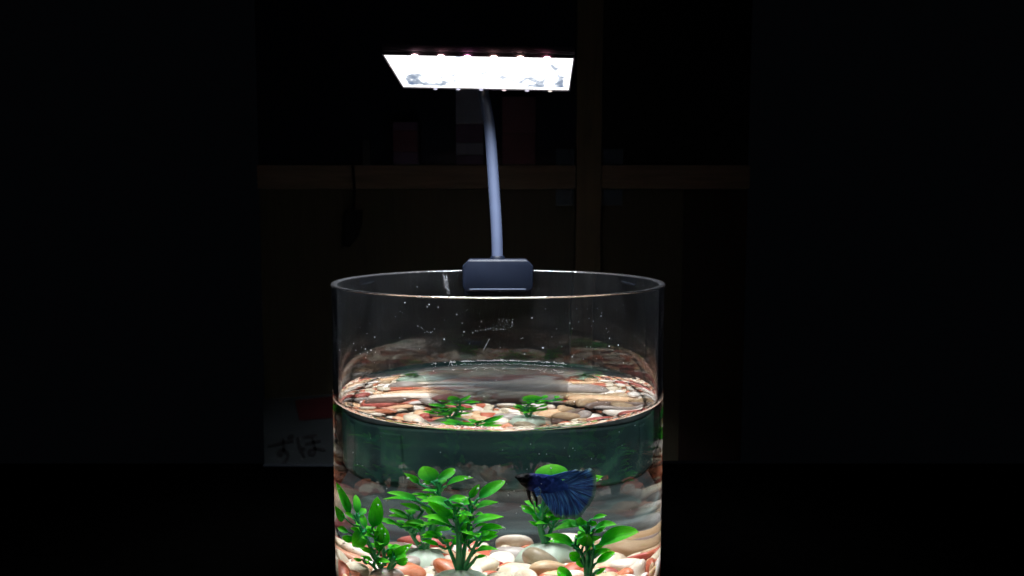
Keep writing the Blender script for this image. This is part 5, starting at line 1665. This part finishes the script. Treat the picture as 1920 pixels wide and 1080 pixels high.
# ================================================================== the fish
FX = (.48127-.08114)/(1200-172); FZ = (-1.01794+1.2565)/540
def fp(x, y): return Vector(((x-640)*FX, 0, -(y-460)*FZ))
fish = empty('betta_fish', (fp(640, 460).x+.08114+(640-172)*FX, -.5, -1.0206-(460-360)*FZ), 'dark blue long-finned fish with a black head swimming left', 'fish')
def fish_mat(name, scales):
    g = G(name); uv = g.n('ShaderNodeUVMap'); sx = g.n('ShaderNodeSeparateXYZ'); g.set(sx.inputs[0], uv.outputs[0])
    if scales:
        c = g.ramp(sx.outputs[0], (.33, (.0015, .0015, .002)), (.40, (.010, .015, .09)), (.65, (.012, .032, .17)), (1.0, (.022, .07, .30)))
        vo = g.n('ShaderNodeTexVoronoi', i_Scale=60/S*.6); g.set(vo.inputs['Vector'], g.n('ShaderNodeTexCoord').outputs['Object'])
        p = g.n('ShaderNodeBsdfPrincipled', i_Roughness=.55); g.set(p.inputs['Base Color'], c)
        g.set(p.inputs['Normal'], g.bump(vo.outputs[0], .6, .02)); p.inputs['Specular IOR Level'].default_value = .08; return g.fin(p)
    # fin: dark rays and lighter web, pale edge; u across rays, v root to edge
    mp = g.n('ShaderNodeMapping'); g.set(mp.inputs[0], uv.outputs[0]); mp.inputs['Scale'].default_value = (42, 1.6, 1)
    nz = g.noise(1, 3, .6, mp.outputs[0], .4)
    mp2 = g.n('ShaderNodeMapping'); g.set(mp2.inputs[0], uv.outputs[0]); mp2.inputs['Scale'].default_value = (9, .8, 1)
    n2 = g.noise(1, 2, .5, mp2.outputs[0], .3)
    c = g.ramp(nz.outputs[0], (.34, (.010, .022, .11)), (.50, (.04, .13, .46)), (.68, (.13, .42, .78)))
    c = g.mix(g.ramp(n2.outputs[0], (.45, 0.0), (.66, .7)).outputs[0], c.outputs[0], (.008, .012, .07))
    vj = g.n('ShaderNodeMath', operation='ADD', i_0=sx.outputs[1]); k = g.n('ShaderNodeMath', operation='MULTIPLY', i_0=nz.outputs[0], i_1=.12); g.set(vj.inputs[1], k.outputs[0])
    c = g.mix(g.ramp(vj.outputs[0], (.90, 0.0), (1.0, .8)).outputs[0], c, (.16, .27, .20))
    c = g.mix(g.ramp(sx.outputs[1], (.0, .5), (.25, 0.0)).outputs[0], c, (.010, .025, .13))
    p = g.n('ShaderNodeBsdfPrincipled', i_Roughness=.4); g.set(p.inputs['Base Color'], c); p.inputs['Specular IOR Level'].default_value = .3
    g.set(p.inputs['Normal'], g.bump(nz.outputs[0], .3, .006))
    tr = g.n('ShaderNodeBsdfTranslucent'); g.set(tr.inputs[0], c); tp = g.n('ShaderNodeBsdfTransparent')
    m1 = g.n('ShaderNodeMixShader', i_0=.45); g.set(m1.inputs[1], p); g.set(m1.inputs[2], tr)
    m2 = g.n('ShaderNodeMixShader'); g.set(m2.inputs[0], g.ramp(vj.outputs[0], (.88, .0), (1.0, .12)).outputs[0]); g.set(m2.inputs[1], m1); g.set(m2.inputs[2], tp); return g.fin(m2)
scale_m = fish_mat('fish_scales', True); fin_m = fish_mat('fish_fin', False)
top = [(172, 358), (200, 338), (250, 322), (320, 314), (400, 316), (470, 322), (560, 334), (640, 352), (720, 385), (780, 425), (830, 470)]
bot = [(172, 364), (200, 392), (240, 445), (290, 495), (350, 532), (430, 560), (520, 580), (610, 588), (700, 584), (780, 570), (840, 545)]
tp_ = smooth_pts([(a, 0, b_) for a, b_ in top], 3); bt_ = smooth_pts([(a, 0, b_) for a, b_ in bot], 3)
V, F, UV = [], [], []; ns = 20; n = len(tp_)
for i, (a, b_) in enumerate(zip(tp_, bt_)):
    A, B = fp(a.x, a.z), fp(b_.x, b_.z); c_ = (A+B)/2; h_ = (A-B)/2; t = i/(n-1)
    th = max(.002, .030*math.sin(math.pi*min(1, (t+.03))**.55)*(1-t*.45))
    for k in range(ns):
        an = 2*math.pi*k/ns; V.append(c_+h_*math.cos(an)+Vector((0, math.sin(an)*th, 0))); UV.append((t, k/ns))
for i in range(n-1):
    for k in range(ns): F.append((i*ns+k, i*ns+(k+1) % ns, (i+1)*ns+(k+1) % ns, (i+1)*ns+k))
F += [tuple(range(ns))[::-1], tuple(range((n-1)*ns, n*ns))]
me = pydata('body', V, F); ul = me.uv_layers.new(name='UVMap')
for lp in me.loops: ul.data[lp.index].uv = UV[lp.vertex_index]
link('body', me, scale_m, fish)
def fin(name, root, edge, mat=fin_m, nr=60, nv=14, amp=.010, ypos=0, bow=0, sc_edge=0.008, curl=0):
    R_ = smooth_pts([(a, 0, b_) for a, b_ in root], 8); E_ = smooth_pts([(a, 0, b_) for a, b_ in edge], 8)
    def at(P, t):
        x = t*(len(P)-1); i = min(int(x), len(P)-2); return P[i].lerp(P[i+1], x-i)
    V, F, UV = [], [], []
    for i in range(nr*2+1):
        t = i/(nr*2); a = at(R_, t); b_ = at(E_, t); scal = 1-sc_edge*(1+math.cos(2*math.pi*t*nr*.42))*.5*(2 if i % 2 else 1)
        d = (b_-a); nrm_ = Vector((-d.z, 0, d.x))
        for j in range(nv+1):
            v_ = j/nv; q = a+d*(v_*(scal if j == nv else 1))+nrm_*(curl*math.sin(math.pi*v_))
            p3 = fp(q.x, q.z); p3.y = ypos+bow*v_*v_+amp*v_*math.sin(t*38+1.3*math.sin(t*9))+.5*amp*v_*math.sin(t*13+v_*3)+.0012*math.sin(t*nr*3.3)*v_
            V.append(p3); UV.append((t, v_))
    for i in range(nr*2):
        for j in range(nv): F.append((i*(nv+1)+j, (i+1)*(nv+1)+j, (i+1)*(nv+1)+j+1, i*(nv+1)+j+1))
    me = pydata(name, V, F); ul = me.uv_layers.new(name='UVMap')
    for lp in me.loops: ul.data[lp.index].uv = UV[lp.vertex_index]
    return link(name, me, mat, fish)
fin('dorsal_fin', [(600, 350), (680, 372), (750, 405)], [(700, 335), (800, 302), (930, 285), (1010, 292), (1060, 330), (1075, 400)], nr=34, ypos=.004, amp=.007)
fin('tail_fin', [(750, 420), (800, 440), (825, 480), (835, 520), (820, 555)], [(1030, 318), (1060, 282), (1110, 268), (1165, 292), (1192, 360), (1206, 450), (1204, 540), (1182, 630), (1135, 715), (1080, 790), (1030, 850), (975, 900)], nr=70, amp=.012)
fin('anal_fin', [(440, 535), (560, 548), (680, 550), (820, 530)], [(520, 660), (590, 765), (650, 850), (730, 890), (830, 902), (975, 905)], nr=60, ypos=-.005, amp=.009, curl=-.06)
blk = simple('black_fin', (.002, .002, .004), .4, nscale=10)
palef = simple('pale_fin_ray', (.30, .30, .22), .5, nscale=20)
for nm, P, r0, m in (('ventral_fin', [(335, 520), (345, 600), (365, 660), (388, 715)], .012, blk), ('ventral_fin', [(400, 540), (425, 610), (440, 670), (442, 745)], .012, blk), ('ventral_fin_ray', [(375, 610), (398, 690), (420, 770), (438, 835)], .005, palef)):
    bm = bmesh.new(); q = [fp(*k)+Vector((0, -.012 if nm[-1] == 'y' else .01, 0)) for k in P]; q = smooth_pts(q, 5); tube(bm, q, [r0*(1-.75*i/len(q)) for i in range(len(q))], 8)
    for v_ in bm.verts: v_.co.y *= .5
    link(nm, from_bm(bm, nm), m, fish)
pf = fin('pectoral_fin', [(405, 500), (415, 530), (420, 555)], [(470, 455), (500, 500), (490, 560), (440, 590)], nr=14, nv=6, ypos=-.032, bow=-.02, amp=.003)
bm = bmesh.new(); bmesh.ops.create_uvsphere(bm, u_segments=16, v_segments=10, radius=.0085, matrix=Matrix.Translation(fp(248, 375)+Vector((0, -.0175, 0))))
eye = link('eye', from_bm(bm, 'eye'), simple('fish_eye', (.01, .01, .014), .1, nscale=5), fish)
# ================================================================== the clip-on lamp
metal = simple('satin_blue_grey_plastic', (.0016, .0024, .005), .36, spec=.09, nscale=12, namp=.06)
lamp = empty('clip_on_lamp', (0, 1.0, 0), 'bright white rectangular light on a grey bent stem clipped to the tank rim', 'aquarium lamp')
lm = lambda me: (me.transform(Matrix.Translation((0, -1.0, 0))), me)[1]
lipm = simple('clip_lip_plastic', (.02, .025, .04), .3, nscale=10)
x0, x1, zt, zb_ = -.251, .249, .072, -.148; ch = .045; rr = .04
out = [(x0+ch*.9, zt), (x1-ch*.9, zt), (x1, zt-ch*.9), (x1, zb_+rr)] + [(x1-rr+rr*math.cos(a), zb_+rr-rr*math.sin(a)) for a in (.5, 1.07, 1.57)] + [(x0+rr-rr*math.sin(a), zb_+rr-rr*math.cos(a)) for a in (0.01, .52, 1.07)] + [(x0, zb_+rr), (x0, zt-ch*.9)]
fm = sharp(from_bm(prism_bm(out[::-1], .86, .925, .006), 'clip_front', True), .9)
link('clip_front', lm(fm), metal, lamp)
link('clip_lip', lm(from_bm(box_bm(x0+.05, x1-.05, .848, .858, zb_+.012, zb_+.02, .002), 'clip_lip', False)), lipm, lamp)
out2 = [(x0+ch, zt+.003), (x1-ch, zt+.003), (x1+.004, zt-ch), (x1+.004, .004), (x0-.004, .004), (x0-.004, zt-ch)]
link('clip_bridge', lm(sharp(from_bm(prism_bm(out2[::-1], .927, 1.06, .006), 'clip_bridge'), .9)), metal, lamp)
out3 = [(x0+ch, zt), (x1-ch, zt), (x1, zt-ch), (x1, -.2), (x0, -.2), (x0, zt-ch)]
link('clip_back', lm(sharp(from_bm(prism_bm(out3[::-1], 1.062, 1.14, .006), 'clip_back'), .9)), metal, lamp)
vv, fc = lathe([(0, .02), (.048, .02), (.052, .012), (.055, 0), (0, 0)], 32); cm = pydata('collar', vv, fc); cm.transform(Matrix.Translation((-.003, 1.03, zt+.004)))
link('collar', lm(sharp(cm, .8)), metal, lamp)
P = smooth_pts([(-.003, 1.03, .075), (-.012, 1.03, .32), (-.034, 1.03, .66), (-.058, 1.03, .99), (-.085, 1.02, 1.16), (-.105, .99, 1.262), (-.11, .93, 1.335), (-.11, .84, 1.36)], 10)
bm = bmesh.new(); tube(bm, P, .040, 28); link('stem', lm(from_bm(bm, 'stem')), simple('satin_grey_stem', (.02, .026, .045), .38, nscale=8, namp=.05), lamp)
dark = simple('dark_plastic', (.02, .02, .026), .45, nscale=10)
def lbox(name, x0, x1, y0, y1, z0, z1, mat, bev=.006):
    me = sharp(from_bm(box_bm(x0, x1, y0, y1, z0, z1, bev), name), .8); me.transform(LMAT); return link(name, lm(me), mat, lamp)
# housing: top shell, four bezel bars round the lit opening
EX = .008
hous = simple('grey_housing', (.16, .13, .17), .5, nscale=10)
lbox('housing', -LL/2-EX, LL/2+EX, -LW-EX, EX, .03, .075, hous)
bz = simple('grey_bezel', (.10, .09, .11), .4, nscale=10)
for nm, a in (('bezel', (-LL/2-EX, LL/2+EX, -LW-EX, -LW-.001)), ('bezel', (-LL/2-EX, LL/2+EX, .001, EX)), ('bezel', (-LL/2-EX, -LL/2-.001, -LW, 0)), ('bezel', (LL/2+.001, LL/2+EX, -LW, 0))):
    lbox(nm, *a, .006, .029, bz, .001)
lbox('stem_joint', -.075, .025, -.08, .05, .078, .15, dark, .012)
# the lit panel: white LED board whose lens mouldings glow less towards the far edge
g = G('led_panel_light'); sx = g.n('ShaderNodeSeparateXYZ'); g.set(sx.inputs[0], g.n('ShaderNodeUVMap').outputs[0])
mp = g.n('ShaderNodeMapping'); g.set(mp.inputs[0], g.n('ShaderNodeUVMap').outputs[0]); mp.inputs['Scale'].default_value = (14, 5, 1)
nz = g.noise(1, 3, .55, mp.outputs[0], .6)
yr = g.ramp(sx.outputs[1], (.0, 0.0), (.45, .05), (.75, .75), (.9, 1.0), (.95, .0))
yl = g.ramp(sx.outputs[0], (.02, 0.0), (.05, .85), (.12, .5), (.25, .3), (.5, .1), (.62, .08), (.78, .4), (.9, .2), (.955, .8), (.975, .0))
mm = g.n('ShaderNodeMath', operation='MULTIPLY', i_0=yr.outputs[0], i_1=yl.outputs[0]); ad = g.n('ShaderNodeMath', operation='MULTIPLY_ADD', i_0=mm.outputs[0], i_1=.55); g.set(ad.inputs[2], nz.outputs[0])
msk = g.ramp(ad.outputs[0], (.58, (1, 1, 1)), (.70, (.34, .37, .42)), (.80, (.17, .20, .25)), (.97, (.08, .11, .18)))
em = g.n('ShaderNodeEmission', i_1=2.2); g.set(em.inputs[0], msk); cover_m = g.fin(em)
me = pydata('light_panel', [(-LL/2, -LW, 0), (-LL/2, 0, 0), (LL/2, 0, 0), (LL/2, -LW, 0)], [(0, 1, 2, 3)], False)
ul = me.uv_layers.new(name='UVMap')
for lp, uvv in zip(me.loops, ((0, 0), (0, 1), (1, 1), (1, 0))): ul.data[lp.index].uv = uvv
me.transform(LMAT @ Matrix.Translation((0, 0, .014))); link('light_panel', lm(me), cover_m, lamp)
# outer rows of LED beads bulging at the two long edges
def bead(x, y, r, col, st):
    g = G('led_bead'); em = g.n('ShaderNodeEmission', i_1=st); em.inputs[0].default_value = (*col, 1)
    bm = bmesh.new(); bmesh.ops.create_uvsphere(bm, u_segments=16, v_segments=8, radius=1, matrix=Matrix.Translation((x, y, .004)) @ Matrix.Diagonal((r*1.7, r, r*.7, 1)))
    me = from_bm(bm, 'led_bead'); me.transform(LMAT); return link('led_bead', lm(me), g.fin(em), lamp)
for i in range(6):
    x = -LL/2+.19+i*.158
    bead(x, -LW-EX-.001, .012, ((1, .62, .62), (1, .5, .5), (1, .35, .6), (1, .55, .45), (1, .6, .5), (1, .35, .45))[i], 14)
    bead(x+.03, EX-.007, .009, ((.8, .8, 1), (.8, .8, 1), (.75, .75, 1), (1, .8, .85), (.85, .8, 1), (1, .9, .85))[i], .9)

# ================================================================== tilt of the tank and its rim, receivers, metres
for o in (tank_o,): o.rotation_euler = (0, 0, 0)
for o in list(C.objects):
    if o.type == 'MESH' and o.name.split('.')[0] in ('pebble', 'pebble_bed', 'leaf', 'stem', 'plant_base', 'body', 'dorsal_fin', 'tail_fin', 'anal_fin', 'ventral_fin', 'ventral_fin_ray', 'pectoral_fin', 'air_bubble', 'eye'):
        try: o.is_caustics_receiver = True
        except Exception: o.cycles.is_caustics_receiver = True
for me in bpy.data.meshes:
    if me.name.split('.')[0] in ('pebble', 'leaf'): continue
    me.transform(Matrix.Scale(S, 4)); me.update()
for o in C.objects:
    o.location = o.location*S
    if o.data is not None and o.type == 'MESH' and o.data.name.split('.')[0] in ('pebble', 'leaf'): o.scale = o.scale*S
cam.data.clip_start = .01; cam.data.clip_end = 50
